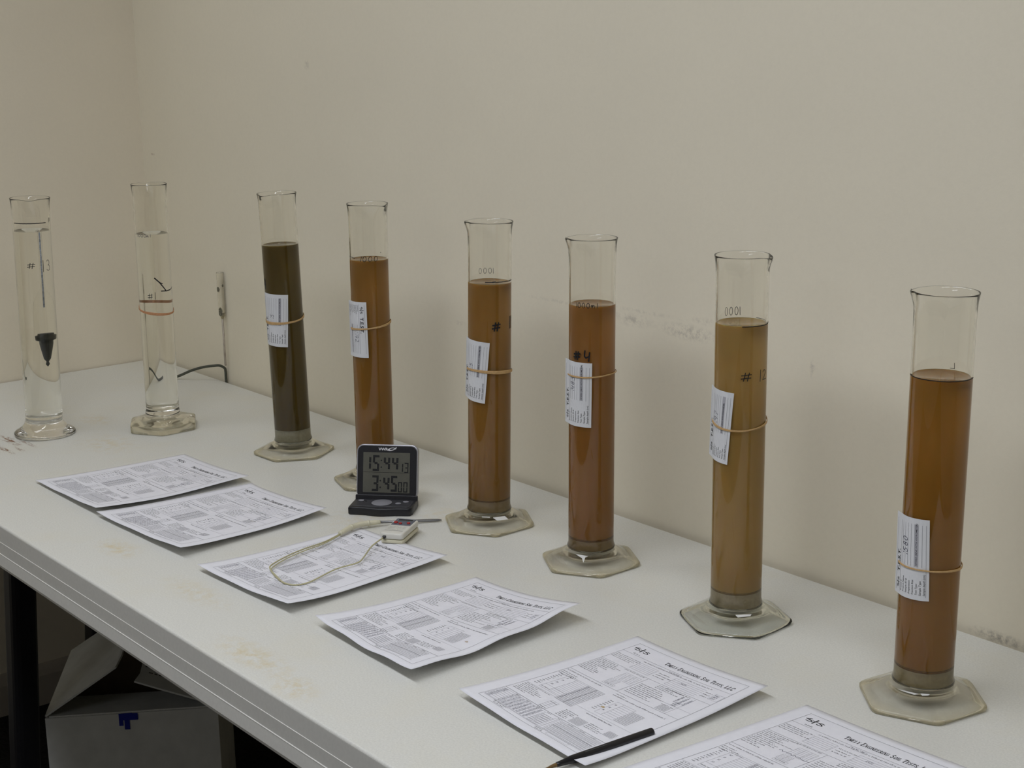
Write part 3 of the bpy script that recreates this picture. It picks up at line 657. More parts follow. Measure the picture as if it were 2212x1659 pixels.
# ================================================================= RUBBER BANDS
def band(i, zl, zm, zr, label, wd=0.0016, th=0.0009, mat=M_BAND, lift=0.0014, backdrop=None):
    z0, B = (zl + zr) / 2, (zr - zl) / 2; A = zm - z0
    V, F = [], []; n = 72
    cs = [(-th / 2, -wd), (th / 2, -wd * 0.8), (th / 2, wd * 0.8), (-th / 2, wd)]
    for k in range(n):
        off = 360.0 * k / n; t = rad(CAMD[i] + off); o = rad(off)
        A2 = A if math.cos(o) > 0 or backdrop is None else -backdrop
        z = z0 + A2 * math.cos(o) + B * math.sin(o) + 0.0004 * math.sin(3.1 * o + i)
        w2 = 1 + 0.25 * math.sin(2 * o + i * 1.7)
        for d, h in cs: r = RAD[i] + lift + d; V.append((r * math.cos(t), r * math.sin(t), z + h * w2))
    for k in range(n):
        for c in range(4):
            a, b = k * 4 + c, k * 4 + (c + 1) % 4; a2, b2 = ((k + 1) % n) * 4 + c, ((k + 1) % n) * 4 + (c + 1) % 4
            F.append((a, a2, b2, b))
    o = mesh_obj('rubber_band', V, F, mat, smooth=False)
    o.matrix_world = Matrix.Translation((BASES[i][0], BASES[i][1], 0)) @ frame(i).to_4x4()
    bm = bmesh.new(); bm.from_mesh(o.data); bmesh.ops.recalc_face_normals(bm, faces=bm.faces); bm.to_mesh(o.data); bm.free()
    return tag(o, label, 'rubber band', 'rubber bands around the cylinders')
band(1, .2300, .2215, .2225, 'orange rubber band looped around the clear #1 water cylinder', 0.0021, mat=M_BANDO, lift=0.0009, backdrop=0.012)
band(2, .2385, .2365, .2430, 'wide tan rubber band holding the tag on the dark olive cylinder', 0.0020)
band(3, .2583, .2615, .2668, 'tan rubber band holding the tag on the ochre cylinder behind the timer', 0.0016)
band(4, .2385, .2392, .2352, 'flat tan rubber band holding the tag on the brown cylinder right of the timer', 0.0021)
band(5, .2683, .2700, .2718, 'thin pale rubber band holding the tag on the #4 reddish cylinder', 0.0009)
band(6, .2580, .2520, .2590, 'thin tan rubber band holding the tag on the khaki #12 cylinder', 0.0012)
band(7, .1590, .1590, .1580, 'thin yellowish rubber band holding the tag on the amber cylinder nearest the camera', 0.0010)

# ================================================================= SAMPLE TAGS
ROWS = ['Project #', 'Project Name', 'Sample ID #', 'Preparation', 'Fraction Size', 'Test Type', 'Sample Type', 'Sample depth (cm)']
def sample_tag(i, tr, br, number, label, flip=False, width=0.051, tang=-66, ink=M_PENBLUE, size=0.0075):
    r = RAD[i]; off0 = 0.0
    B = Vector((math.radians(br[0]) * r, br[1])); T = Vector((math.radians(tr[0]) * r, tr[1]))
    u = (T - B).normalized(); l = Vector((-u.y, u.x)); LQ = (T - B).length
    def place(p, q, lift):
        s = B + u * q + l * p; R = r + lift; xt = math.radians(tang) * r
        ex = min(0.0, s.x - xt); a = max(s.x, xt) / r
        t = rad(CAMD[i]) + a; c = Vector((R * math.cos(t), R * math.sin(t), s.y))
        return c + Vector((-math.sin(t), math.cos(t), 0)) * ex + Vector((math.cos(t), math.sin(t), 0)) * (abs(ex) * 0.10)
    NP, NQ = 18, 6; V, F = [], []
    for lift in (0.0005, 0.00068):
        for a in range(NP + 1):
            for b in range(NQ + 1): V.append(place(width * a / NP, LQ * b / NQ, lift))
    n1 = (NP + 1) * (NQ + 1); g = lambda L, a, b: L * n1 + a * (NQ + 1) + b
    for a in range(NP):
        for b in range(NQ):
            F.append((g(1, a, b), g(1, a, b + 1), g(1, a + 1, b + 1), g(1, a + 1, b))); F.append((g(0, a, b), g(0, a + 1, b), g(0, a + 1, b + 1), g(0, a, b + 1)))
    for a in range(NP):
        F.append((g(0, a, 0), g(1, a, 0), g(1, a + 1, 0), g(0, a + 1, 0))); F.append((g(0, a, NQ), g(0, a + 1, NQ), g(1, a + 1, NQ), g(1, a, NQ)))
    for b in range(NQ):
        F.append((g(0, 0, b), g(0, 0, b + 1), g(1, 0, b + 1), g(1, 0, b))); F.append((g(0, NP, b), g(1, NP, b), g(1, NP, b + 1), g(0, NP, b + 1)))
    root = mesh_obj('sample_tag', V, F, M_CARD, smooth=False)
    root.matrix_world = Matrix.Translation((BASES[i][0], BASES[i][1], 0)) @ frame(i).to_4x4()
    tag(root, label, 'tag', 'sample tags on the cylinders')
    # card coordinates: X along the reading direction (0..LQ), Y down from the card's top edge (0..width)
    if not flip: fn = lambda X, Y: place(width - Y, X, 0.00085)
    else: fn = lambda X, Y: place(Y, LQ - X, 0.00085)
    k = LQ / 0.090
    L_, P_ = Flat(), Flat()
    x0, xm, x1 = .004 * k, .037 * k, .0835 * k; yt, yh, yb = .0035, .0135, width - .0032
    L_.rect(x0, yt, x1, yb, .00035); L_.line((x0, yh), (x1, yh), .0004)
    rh = (yb - yh) / 8
    for j in range(1, 8): L_.line((xm, yh + rh * j), (x1, yh + rh * j), .0003)
    L_.line((xm, yh), (xm, yb), .0003)
    SH_ = Flat(); SH_.poly([(xm, yh + rh * 5.08), (x1, yh + rh * 5.08), (x1, yh + rh * 5.92), (xm, yh + rh * 5.92)])
    for j, s in enumerate(ROWS):
        P_.text(s, rh * 0.74, lambda x, y, j=j: (x0 + .0015 + x, yh + rh * (j + .78) - y))
    P_.text('HYDRO (SIEVE WITH HYDROMETER)', rh * 0.66, lambda x, y: (xm + .0012 + x, yh + rh * 5.74 - y), 0.00006)
    X = xm - .012
    for st in ('T.E.S.T.',): P_.text(st, .0078, lambda x, y: (X + x * 1.08, yh - .0022 - y), 0.0002)
    lf = Flat(); logo_marks(lf, 0, 0, .0046); n = len(P_.V)
    P_.V += [(x0 + .0035 + x, yh - .0028 - y) for x, y in lf.V]; P_.F += [tuple(a + n for a in ff_) for ff_ in lf.F]
    SH_.build('shaded_row', fn, M_INKL, root); o = L_.build('printed_rules', fn, M_INKG, root); o = P_.build('printed_text', lambda x, y: fn(x, y), M_INK, root)
    hf = Flat(); hh = Flat(); hand(hh, number, 0, 0, size * 0.62, size, 0.0006, 0.3, 0.1, 0.06)
    hf.V = [(xm + .010 + x, yh + rh * 2.9 - y) for x, y in hh.V]; hf.F = hh.F
    hf.build('handwritten_number', fn, ink, root)
    return root
sample_tag(2, (14.3, .2851), (3, .1948), '15', 'paper sample tag banded to the dark olive cylinder', tang=-86)
sample_tag(3, (-12.3, .3036), (-9.8, .2137), '1192', 'paper sample tag reading T.E.S.T. downward, on the ochre cylinder behind the timer', flip=True, width=.044, tang=-74)
sample_tag(4, (0.2, .2821), (-12.5, .192), '15', 'tilted paper sample tag on the brown cylinder right of the timer', tang=-80)
sample_tag(5, (0.2, .2887), (-1.3, .2004), '1483', 'paper sample tag with a lifted corner on the #4 reddish cylinder', width=.052, tang=-72)
sample_tag(6, (-12.8, .2979), (-25.4, .2089), '197', 'tilted paper sample tag on the khaki #12 cylinder', width=.044, tang=-78)
sample_tag(7, (-5.5, .2153), (1.6, .1255), '1580', 'paper sample tag numbered 1580 on the amber cylinder nearest the camera', tang=-72)

# ================================================================= TEST FORMS
PW, PH = 215.9, 279.4
CORN = [
    [(0.7833, -0.3293, 0.0012), (1.0165, -0.3318, 0.012), (0.775, -0.5988, 0.004), (1.0163, -0.5997, 0.013)],
    [(1.0243, -0.3326, 0.0012), (1.2533, -0.3309, 0.012), (1.02, -0.6012, 0.006), (1.2810, -0.5912, 0.016)],
    [(1.3330, -0.3249, 0.0012), (1.5531, -0.322, 0.013), (1.3462, -0.5997, 0.008), (1.5715, -0.5889, 0.014)],
    [(1.6222, -0.3255, 0.0015), (1.8381, -0.3246, 0.024), (1.6318, -0.5855, 0.014), (1.8501, -0.593, 0.015)],
    [(1.9190, -0.3046, 0.0012), (2.1428, -0.3174, 0.013), (1.9193, -0.577, 0.012), (2.1446, -0.588, 0.006)],
    [(2.184, -0.3004, 0.0012), (2.399, -0.3016, 0.006), (2.1620, -0.5790, 0.003), (2.3790, -0.5800, 0.003)]]
FLABEL = ['printed test form farthest left, its near corner tucked under the next sheet',
          'printed test form overlapping the leftmost sheet, in front of the dark cylinder',
          'printed test form lying under the looped thermometer cable',
          'printed test form with wavy lifted edge, between the thermometer and the marker pen sheet',
          'printed test form with the black marker pen lying across its corner',
          'printed test form nearest the camera, cut off by the bottom of the view']
def surf(k):
    C = [Vector(c) for c in CORN[k]]; h = [c.z for c in C]
    def S(u, v, lift=0.0):
        p = (C[0] * (1 - u) * (1 - v) + C[1] * u * (1 - v) + C[2] * (1 - u) * v + C[3] * u * v)
        du, dv = 1 - u, 1 - v
        e = lambda a, b, q: max(0.0, a) ** q * max(0.0, b) ** q
        z = 0.0007 + (h[1] - .0007) * (max(0, u) ** 2.0 * max(0, dv) ** 1.35) + (h[2] - .0007) * (max(0, du) ** 1.4 * max(0, v) ** 2.4) + (h[3] - .0007) * (max(0, u) ** 1.7 * max(0, v) ** 2.6)
        # left (foot) edge curls as a whole, near edge ripples slightly
        z += 0.0022 * max(0, (v - .75) / .25) ** 2 * (0.5 + 0.5 * math.sin(4 * u + k))
        amp = 0.0018 if k == 3 else 0.0006
        z += amp * max(0, u - .55) / .45 * (1 + math.sin(v * (17 if k == 3 else 9) + k * 2.0)) * 0.9
        z += amp * max(0, v - .6) / .4 * (1 + math.sin(u * 15 + k)) * 0.6
        return Vector((p.x, p.y, max(z, 0.0006) + lift + (0.0012 * max(0, 1 - v * 0 - u * 8) if k == 1 else 0)))
    return S
def sq(u, v):  # measured page fractions -> page mm
    return ((.085 + (u - .085) * .935) * PW, (.05 + (v - .05) * .965) * PH)
def form_layout(k):
    R = random.Random(100 + k); D, G, L, N, H = Flat(), Flat(), Flat(), Flat(), Flat()   # heading, dark text, grey rules, light rules, handwriting
    ST = 14.0
    def ln(F_, u0, v0, u1, v1, w_=.32): a = sq(u0, v0); b = sq(u1, v1); F_.line(a, b, w_, ST)
    def box(F_, u0, v0, u1, v1, w_=.3):
        ln(F_, u0, v0, u1, v0, w_); ln(F_, u1, v0, u1, v1, w_); ln(F_, u1, v1, u0, v1, w_); ln(F_, u0, v1, u0, v0, w_)
    def gr(F_, u0, v0, u1, v1, nu, nv, w_=.28):
        for i in range(nu + 1): u = u0 + (u1 - u0) * i / nu; ln(F_, u, v0, u, v1, w_)
        for i in range(nv + 1): v = v0 + (v1 - v0) * i / nv; ln(F_, u0, v, u1, v, w_)
    def tx(u0, v, u1, h=1.7, F_=None, dens=0.9, heavy=1.0):
        # greeked print: word-shaped runs of tiny strokes, as the form's small type reads at this distance
        F_ = F_ or D; x, y = sq(u0, v); xe = sq(u1, v)[0]
        while x < xe:
            for _ in range(R.randint(2, 8)):
                if x > xe: break
                hh = h * (1.0 if R.random() < .3 else .68); wv = .34 * heavy
                F_.poly([(x, y), (x + wv, y), (x + wv, y - hh), (x, y - hh)])
                if R.random() < dens: yy = y - hh * R.choice((0, .45, .9)); F_.poly([(x, yy), (x + .85, yy), (x + .85, yy - .28 * heavy), (x, yy - .28 * heavy)])
                x += R.uniform(.9, 1.35) * h / 1.7
            x += 1.1
    def digits(u0, v, n, h=2.2):
        x, y = sq(u0, v); hf = Flat(); hand(hf, ''.join(R.choice('0123457891') for _ in range(n)), 0, 0, h * .55, h, .28, .3, .15, .08)
        m = len(N.V); N.V += [(x + a, y - b) for a, b in hf.V]; N.F += [tuple(q + m for q in f_) for f_ in hf.F]
    box(G, .09, .05, .985, .985, .38)
    ln(G, .09, .155, .985, .155)
    # logo and heading
    lf = Flat(); x, y = sq(.115, .118); logo_marks(lf, 0, 0, 10.2); m = len(H.V); H.V += [(x + a, y - 1.5 - b * .74) for a, b in lf.V]; H.F += [tuple(q + m for q in f_) for f_ in lf.F]
    tx(.165, .146, .215, 2.6, heavy=1.7)
    hf = Flat(); xe = serif_text(hf, ['TIMELY', 'ENGINEERING', 'SOIL', 'TESTS,', 'LLC'], 0, 0, 7.2, 5.4)
    x, y = sq(.405, .128); sc = (sq(.962, 0)[0] - x) / xe; m = len(H.V); H.V += [(x + a * sc, y - b) for a, b in hf.V]; H.F += [tuple(q + m for q in f_) for f_ in hf.F]
    tx(.30, .178, .86, 2.3, heavy=1.35)
    tx(.50, .168, .60, 1.6, N)
    # identification block
    for j in range(4): tx(.10, .196 + j * .0135, .10 + R.uniform(.13, .21), 1.6)
    for j in range(6): ln(L, .30, .195 + j * .014, .455, .195 + j * .014)
    ln(L, .30, .195, .30, .265); ln(L, .455, .195, .455, .265)
    for j in range(3): tx(.475, .212 + j * .019, .475 + R.uniform(.08, .12), 1.7, heavy=1.1)
    for j in range(6): ln(L, .60, .195 + j * .015, .84, .195 + j * .015)
    ln(L, .60, .195, .60, .27)
    digits(.66, .225, 4, 3.4)
    for j in range(3): tx(.85, .210 + j * .019, .90, 1.5)
    box(L, .915, .195, .98, .25)
    for j in range(3): digits(.92, .212 + j * .015, 4, 2.6)
    ln(G, .09, .285, .985, .285)
    # left top block
    for j in range(4): tx(.10, .300 + j * .0125, .10 + R.uniform(.12, .24), 1.6)
    tx(.30, .295, .47, 1.6)
    for j in range(7): tx(.10, .352 + j * .0135, .10 + R.uniform(.08, .25), 1.6)
    gr(L, .35, .315, .475, .39, 3, 6); gr(L, .35, .40, .42, .44, 2, 5); tx(.36, .455, .43, 1.5); box(L, .35, .445, .44, .462)
    ln(G, .495, .285, .495, .475); ln(G, .09, .475, .985, .475, .38)
    # right block
    for j in range(3): tx(.60, .302 + j * .0125, .60 + R.uniform(.12, .2), 1.6)
    tx(.66, .298, .84, 1.5)
    for j in range(8): tx(.515, .345 + j * .0145, .515 + R.uniform(.10, .26), 1.6)
    for a, b in ((.80, .315), (.80, .345)):
        for j in range(3):
            for q in range(3): digits(a + q * .033, b + j * .012, 2, 2.4)
    gr(G, .79, .425, .86, .465, 6, 5, .3); tx(.78, .42, .87, 1.7, heavy=1.3)
    for q in range(3): digits(.82, .372 + q * .014, 5, 2.3)
    ln(L, .495, .40, .985, .40); ln(L, .88, .285, .88, .475)
    tx(.52, .497, .60, 1.6); tx(.52, .514, .93, 2.2, heavy=1.4)
    tx(.10, .497, .40, 2.0, heavy=1.2)
    for j in range(3): tx(.10, .520 + j * .014, .10 + R.uniform(.06, .16), 1.5)
    # sieve tables
    for j in range(11): tx(.125, .552 + j * .0150, .125 + R.uniform(.02, .03), 1.8, heavy=1.2)
    box(L, .18, .535, .35, .71); ln(L, .255, .535, .255, .71); ln(L, .18, .67, .35, .67)
    for j in range(12): ln(L, .255, .545 + j * .0142, .35, .545 + j * .0142)
    for j in range(4): digits(.195, .565 + j * .030, 2, 2.4)
    tx(.185, .545, .25, 1.5); tx(.185, .70, .25, 1.5)
    gr(G, .35, .535, .485, .73, 9, 17, .30); ln(G, .42, .535, .42, .73, .5)
    for j in range(16): digits(.355, .547 + j * .0114, 2, 1.9)
    for j in range(7): tx(.11, .735 + j * .0125, .11 + R.uniform(.10, .23), 1.6)
    gr(L, .37, .755, .43, .84, 2, 6); tx(.375, .77, .425, 1.6); tx(.375, .83, .425, 1.6)
    ln(G, .09, .838, .985, .838, .55)
    tx(.50, .765, .60, 1.5); 
    for j in range(5): tx(.50, .778 + j * .0115, .50 + R.uniform(.06, .11), 1.5)
    # right lower tables
    for j in range(8): tx(.562, .560 + j * .0150, .562 + R.uniform(.018, .03), 1.8, heavy=1.2)
    box(L, .61, .545, .755, .68); ln(L, .66, .545, .66, .68)
    for j in range(7): ln(L, .66, .56 + j * .017, .755, .56 + j * .017)
    for j in range(3): digits(.62, .575 + j * .035, 2, 2.2)
    gr(G, .755, .565, .85, .675, 8, 10, .30)
    tx(.60, .72, .80, 1.9, heavy=1.3)
    gr(G, .61, .772, .695, .825, 7, 7, .30)
    for j in range(4): tx(.71, .772 + j * .0125, .71 + R.uniform(.08, .16), 1.5)
    gr(G, .845, .755, .91, .795, 7, 5, .28)
    ln(L, .495, .70, .985, .70); ln(L, .09, .725, .495, .725, .3)
    # reading log
    gr(G, .10, .85, .20, .955, 1, 7, .28); gr(L, .20, .85, .465, .955, 9, 7, .26)
    for j in range(7):
        for q in range(8): digits(.205 + q * .031, .862 + j * .0150, 2, 2.6)
        digits(.11, .862 + j * .0150, 3, 2.8)
    for q in range(8): tx(.20 + q * .09, .848, .235 + q * .09, 1.4)
    gr(G, .465, .865, .55, .955, 5, 6, .36)
    gr(L, .55, .855, .60, .955, 2, 7, .26)
    gr(G, .60, .85, .915, .955, 24, 9, .26); ln(G, .60, .90, .915, .90, .45)
    tx(.20, .968, .32, 1.7); tx(.21, .979, .30, 1.5); tx(.56, .970, .62, 1.6); tx(.57, .980, .63, 1.5); box(L, .66, .962, .83, .978); ln(G, .10, .960, .93, .960)
    if k == 5:
        pts = [(0, 0), (3, 2), (5, -1), (8, 1), (11, .4), (15, 1.2), (17, -1), (20, 1.6), (22, 0), (27, .8), (32, -.6), (40, .2)]
        x, y = sq(.30, .385); hs = Flat(); hs.stroke(pts, .5); m = len(N.V); N.V += [(x + a, y - b) for a, b in hs.V]; N.F += [tuple(q + m for q in f_) for f_ in hs.F]
    return D, G, L, N, H
for k in range(6):
    S = surf(k); NU, NV = 30, 36; V, F = [], []
    for lift in (0.0, 0.00012):
        for a in range(NU + 1):
            for b in range(NV + 1): V.append(S(a / NU, b / NV, lift))
    n1 = (NU + 1) * (NV + 1); g = lambda L, a, b: L * n1 + a * (NV + 1) + b
    for a in range(NU):
        for b in range(NV):
            F.append((g(1, a, b), g(1, a, b + 1), g(1, a + 1, b + 1), g(1, a + 1, b))); F.append((g(0, a, b), g(0, a + 1, b), g(0, a + 1, b + 1), g(0, a, b + 1)))
    for a in range(NU):
        F.append((g(0, a, 0), g(1, a, 0), g(1, a + 1, 0), g(0, a + 1, 0))); F.append((g(0, a, NV), g(0, a + 1, NV), g(1, a + 1, NV), g(1, a, NV)))
    for b in range(NV):
        F.append((g(0, 0, b), g(0, 0, b + 1), g(1, 0, b + 1), g(1, 0, b))); F.append((g(0, NU, b), g(1, NU, b), g(1, NU, b + 1), g(0, NU, b + 1)))
    pg = mesh_obj('test_form', V, F, M_PAPER)
    bm = bmesh.new(); bm.from_mesh(pg.data); bmesh.ops.recalc_face_normals(bm, faces=bm.faces); bm.to_mesh(pg.data); bm.free()
    tag(pg, FLABEL[k], 'paper form', 'test forms in a row along the table')
    D, G, L, N, H = form_layout(k)
    fn = lambda x, y, S=S: S(x / PW, y / PH, 0.00030)
    for F_, nm, mt in ((L, 'light_rules', M_INKL), (G, 'table_rules', M_INKG), (D, 'printed_text', M_INKT), (H, 'printed_heading', M_INK), (N, 'handwriting', M_PENL)):
        F_.build(nm, fn, mt, pg)['kind'] = 'stuff'
    if k in (3, 4):
        st = Flat(); c = sq(.60, .625) if k == 4 else sq(.90, .62)
        st.poly([(c[0] + 2.6 * math.cos(a) * (1 + .25 * math.sin(3 * a)), c[1] + 1.9 * math.sin(a)) for a in [2 * PI * t / 14 for t in range(14)]])
        st.build('stain', lambda x, y, S=S: S(x / PW, y / PH, 0.00036), plain('tan_stain', (0.55, 0.42, 0.22) if k == 4 else (0.55, 0.47, 0.38), 0.8), pg)['label'] = 'small tan spot'

# ================================================================= DIGITAL TIMER
M_TBLK = plain('timer_black_plastic', (0.010, 0.010, 0.013), 0.38, 0.5, noise=0.15, scale=300)
M_TGRY = plain('timer_charcoal_plastic', (0.030, 0.030, 0.034), 0.45, 0.5, noise=0.15, scale=300)
M_TSIL = plain('timer_silver_trim', (0.42, 0.42, 0.45), 0.35, 0.6, metal=0.6)
M_TBTN = plain('timer_grey_button', (0.23, 0.23, 0.25), 0.5, 0.4)
M_LCD = plain('timer_lcd_grey', (0.105, 0.105, 0.085), 0.25, 0.5, noise=0.05, scale=60)
M_SEG = plain('lcd_segment', (0.008, 0.009, 0.010), 0.4)
tm = empty('digital_timer', (1.2433, -0.2717, 0.0004)); tm.rotation_euler = (0, 0, math.atan2(.6687, .7436))
tag(tm, 'black flip-open digital timer showing 15:44 13 over 3:45 00', 'timer')
# base with bowed front
out = []
WB_ = .0985
for t in range(13):
    x = -.0005 + WB_ * t / 12; out.append((x, -.0425 - .0060 * math.exp(-((x - .048) / .020) ** 2)))
base_out = [(-.0005, .006)] + [(-.0012, -.036)] + out[0:1] + out[1:-1] + [(WB_ - .003, -.0425), (WB_ + .0002, -.036), (WB_, .006)]
bm_obj('base', prism(base_out, 0.0, .0125, .0025, 3), M_TBLK, tm)
bm_obj('top_plate', prism(round_rect(.003, -.0375, WB_ - .0045, -.004, .004), .0120, .0131, .0004, 1), M_TGRY, tm, False)
def disc(x, y, z0, z1, rx, ry, name, mat, parent):
    V, F = lathe([(0, z0), (rx, z0), (rx, z1 - .0006), (rx - .0007, z1), (0, z1 + .0002)], 36); V = [(x + a, y + b * ry / rx, c) for a, b, c in V]
    return mesh_obj(name, V, F, mat, parent)
disc(.0475, -.0215, .0130, .0148, .0160, .0150, 'large_button', M_TBTN, tm)
for (x, y) in ((.0735, -.0225), (.0835, -.0130), (.0125, -.0115)): disc(x, y, .0130, .0145, .0048, .0034, 'small_button', M_TBTN, tm)
disc(.0190, -.0145, .0130, .0138, .0030, .0026, 'speaker_hole', M_SEG, tm)
# hinged screen: local frame on a tilted child
TILT = rad(13)
def scr(x, h, d):
    """x across, h up the screen, d outwards to the viewer"""
    return (x, h * math.sin(TILT) - d * math.cos(TILT) + .004, .0120 + h * math.cos(TILT) + d * math.sin(TILT))
def scr_prism(name, outline, d0, d1, mat, parent, bev=0.0):
    bm = prism(outline, d0, d1, bev, 2)
    for v in bm.verts: v.co = Vector(scr(v.co.x, v.co.y, v.co.z))
    bmesh.ops.recalc_face_normals(bm, faces=bm.faces)
    return bm_obj(name, bm, mat, parent, False)
SW, SH = .0975, .0845
scr_prism('screen_housing', round_rect(0, .001, SW, SH, .0105), -.0095, 0.0, M_TSIL, tm, .0010)
scr_prism('bezel', round_rect(.0018, .001, SW - .0018, SH - .0018, .0095), 0.0, .0012, M_TBLK, tm, .0005)
scr_prism('hinge_bar', round_rect(-.0006, -.0022, SW + .0006, .0062, .002), -.004, .0024, M_TBLK, tm, .0008)
LX0, LY0, LW, LH = .0108, .0098, .0745, .0625
lcd = scr_prism('lcd_screen', round_rect(LX0, LY0, LX0 + LW, LY0 + LH, .0008, 2), .0012, .0016, M_LCD, tm)
SEGS = {'0': 'abcdef', '1': 'bc', '2': 'abged', '3': 'abgcd', '4': 'fgbc', '5': 'afgcd'}
def seg_digit(F_, ch, x, y, w_, h_, t):
    s = .12 * w_
    def P(px, py): return (x + px * w_ + py * s / 1.0 * 0.6, y + py * h_)
    e_ = t / w_ / 2; v_ = t / h_ / 2; q = {'a': ((-e_, 1), (1 + e_, 1)), 'g': ((e_ * .6, .5), (1 - e_ * .6, .5)), 'd': ((-e_, 0), (1 + e_, 0)), 'f': ((0, 1 - v_ * 1.0), (0, .5 + v_ * .4)), 'b': ((1, 1 - v_ * 1.0), (1, .5 + v_ * .4)), 'e': ((0, .5 - v_ * .4), (0, v_)), 'c': ((1, .5 - v_ * .4), (1, v_))}
    for c in SEGS[ch]:
        a, b = q[c]; F_.line(P(*a), P(*b), t)
fd = Flat()
def lx(px): return LX0 + (px - 410) / 935.0 * LW
def ly(py): return LY0 + LH - (py - 262) / 818.0 * LH
dh = .0212
def row(yb, items, small, ys):
    for ch, x, w_ in items: seg_digit(fd, ch, lx(x), ly(yb), w_, dh, .0033)
    for ch, x, w_ in small: seg_digit(fd, ch, lx(x), ly(ys), w_, .0142, .0017)
row(620, [('1', 460, .0068), ('5', 622, .0068), ('4', 840, .0068), ('4', 1004, .0068)], [('1', 1142, .0044), ('3', 1248, .0044)], 658)
row(1032, [('3', 612, .0068), ('4', 834, .0068), ('5', 990, .0064)], [('0', 1124, .0046), ('0', 1228, .0050)], 1053)
for yb in (635, 1045):
    for dy in (.0055, .0160):
        x = lx(775 if yb < 800 else 758); y = ly(yb) + dy; fd.poly([(x - .0014, y), (x, y - .0016), (x + .0014, y), (x, y + .0016)])
fd.build('time_digits', lambda x, y: scr(x, y, .00185), M_SEG, lcd)
fs = Flat(); fs.line((LX0, ly(668)), (LX0 + LW, ly(668)), .0004); fs.build('divider_line', lambda x, y: scr(x, y, .0018), M_SEG, lcd)
fl = Flat(); fl.text('VWR', .0058, lambda x, y: (.0352 + x * 1.12, .0755 + y), .00016)
fl.build('brand_lettering', lambda x, y: scr(x, y, .00145), plain('white_print', (0.72, 0.72, 0.74), 0.5), tm)
fe = Flat()
el = [(.0555 + .0062 * math.cos(a), .0775 + .0023 * math.sin(a) + .0012 * math.cos(a)) for a in [2 * PI * t / 20 for t in range(20)]]
fe.poly(el); fe.poly([(.0580, .0780), (.0640, .0812), (.0628, .0778), (.0600, .0768)])
fe.build('brand_emblem', lambda x, y: scr(x, y, .00145), plain('white_print_emblem', (0.70, 0.70, 0.72), 0.5), tm)
fe = Flat(); fe.poly([(.0563 + .0036 * math.cos(a), .0779 + .0012 * math.sin(a) + .0007 * math.cos(a)) for a in [2 * PI * t / 16 for t in range(16)]])
fe.build('emblem_inset', lambda x, y: scr(x, y, .00160), M_TBLK, tm)

# ================================================================= PROBE THERMOMETER
M_CREAM = plain('cream_plastic', (0.66, 0.63, 0.47), 0.4, 0.5, noise=0.05, scale=120)
M_METER = plain('white_meter_plastic', (0.70, 0.69, 0.62), 0.35, 0.5, noise=0.03, scale=120)
M_PANEL = plain('slate_panel', (0.13, 0.14, 0.17), 0.4, 0.4)
M_RED = plain('red_rubber_button', (0.42, 0.035, 0.03), 0.5, 0.4)
M_STEEL = plain('probe_steel', (0.25, 0.25, 0.25), 0.35, 0.5, metal=0.8)
M_CABLE = plain('cream_cable', (0.50, 0.47, 0.28), 0.5, 0.4, noise=0.06, scale=200)
th = empty('probe_thermometer', (1.4187, -0.3098, 0.0040)); th.rotation_euler = (0, 0, rad(34.5))
tag(th, 'white pocket thermometer with red buttons, a cream cable loop and a steel probe', 'thermometer')
bm_obj('clip_plate', prism(round_rect(-.0175, -.0345, .0185, .0335, .006), 0.0, .0055, .0015, 2), M_CREAM, th)
bm_obj('body', prism(round_rect(-.018, -.035, .018, .035, .006), .0062, .0155, .0028, 3), M_METER, th)
bm_obj('display_panel', prism(round_rect(-.0150, .0030, .0150, .0325, .0018), .0153, .0161, .0003, 1), M_PANEL, th, False)
bm_obj('display_window', prism(round_rect(-.0105, .0215, .0118, .0285, .0008, 2), .0160, .0164, .0001, 1), plain('dark_lcd', (0.03, 0.033, 0.032), 0.2), th, False)
ft_ = Flat(); ft_.rect(-.0112, .0208, .0125, .0292, .0007); ft_.build('window_frame', lambda x, y: (x, y, .01655), plain('pale_frame', (0.35, 0.36, 0.38), 0.4), th)
for (x, y, s) in ((-.0098, .0115, .0031), (-.0018, .0085, .0024), (.0098, .0115, .0026)): disc(x, y, .0160, .0180, s, s, 'button', M_RED, th)
ft_ = Flat()
R2 = random.Random(5)
for j, yy in enumerate((-.0045, -.0080, -.0115, -.0170)):
    x = -.0135
    while x < .0125:
        hh = R2.uniform(.0009, .0016); ft_.poly([(x, yy), (x + .0004, yy), (x + .0004, yy + hh), (x, yy + hh)])
        if R2.random() < .7: ft_.poly([(x, yy + hh * .5), (x + .001, yy + hh * .5), (x + .001, yy + hh * .5 + .0003), (x, yy + hh * .5 + .0003)])
        x += R2.uniform(.0010, .0018) if R2.random() < .85 else .003
ft_.line((-.0145, -.0215), (.0130, -.0215), .0010)
ft_.build('printed_text', lambda x, y: (x, y, .01562), plain('grey_print', (0.10, 0.10, 0.11), 0.6), th)
bm_obj('cable_socket', bevel_box(.0050, .0040, .0040, .0008, 1, (-.0100, -.0362, .0100)), M_TBLK, th, False)
def world_part(name, V, F, mat, parent):
    inv = (Matrix.Translation(parent.location) @ parent.rotation_euler.to_matrix().to_4x4()).inverted()
    return mesh_obj(name, [inv @ Vector(v) for v in V], F, mat, parent)
rod = [(1.345, -0.3100, .0070), (1.3955, -0.2167, .0026)]
rp_ = [Vector(rod[0]).lerp(Vector(rod[1]), t) for t in (0, .5, .88, .95, .985, 1.0)]
V, F = tube_path(rp_, .0021, 10, [1, 1, 1, .85, .5, .12]); world_part('probe_rod', V, F, M_STEEL, th)
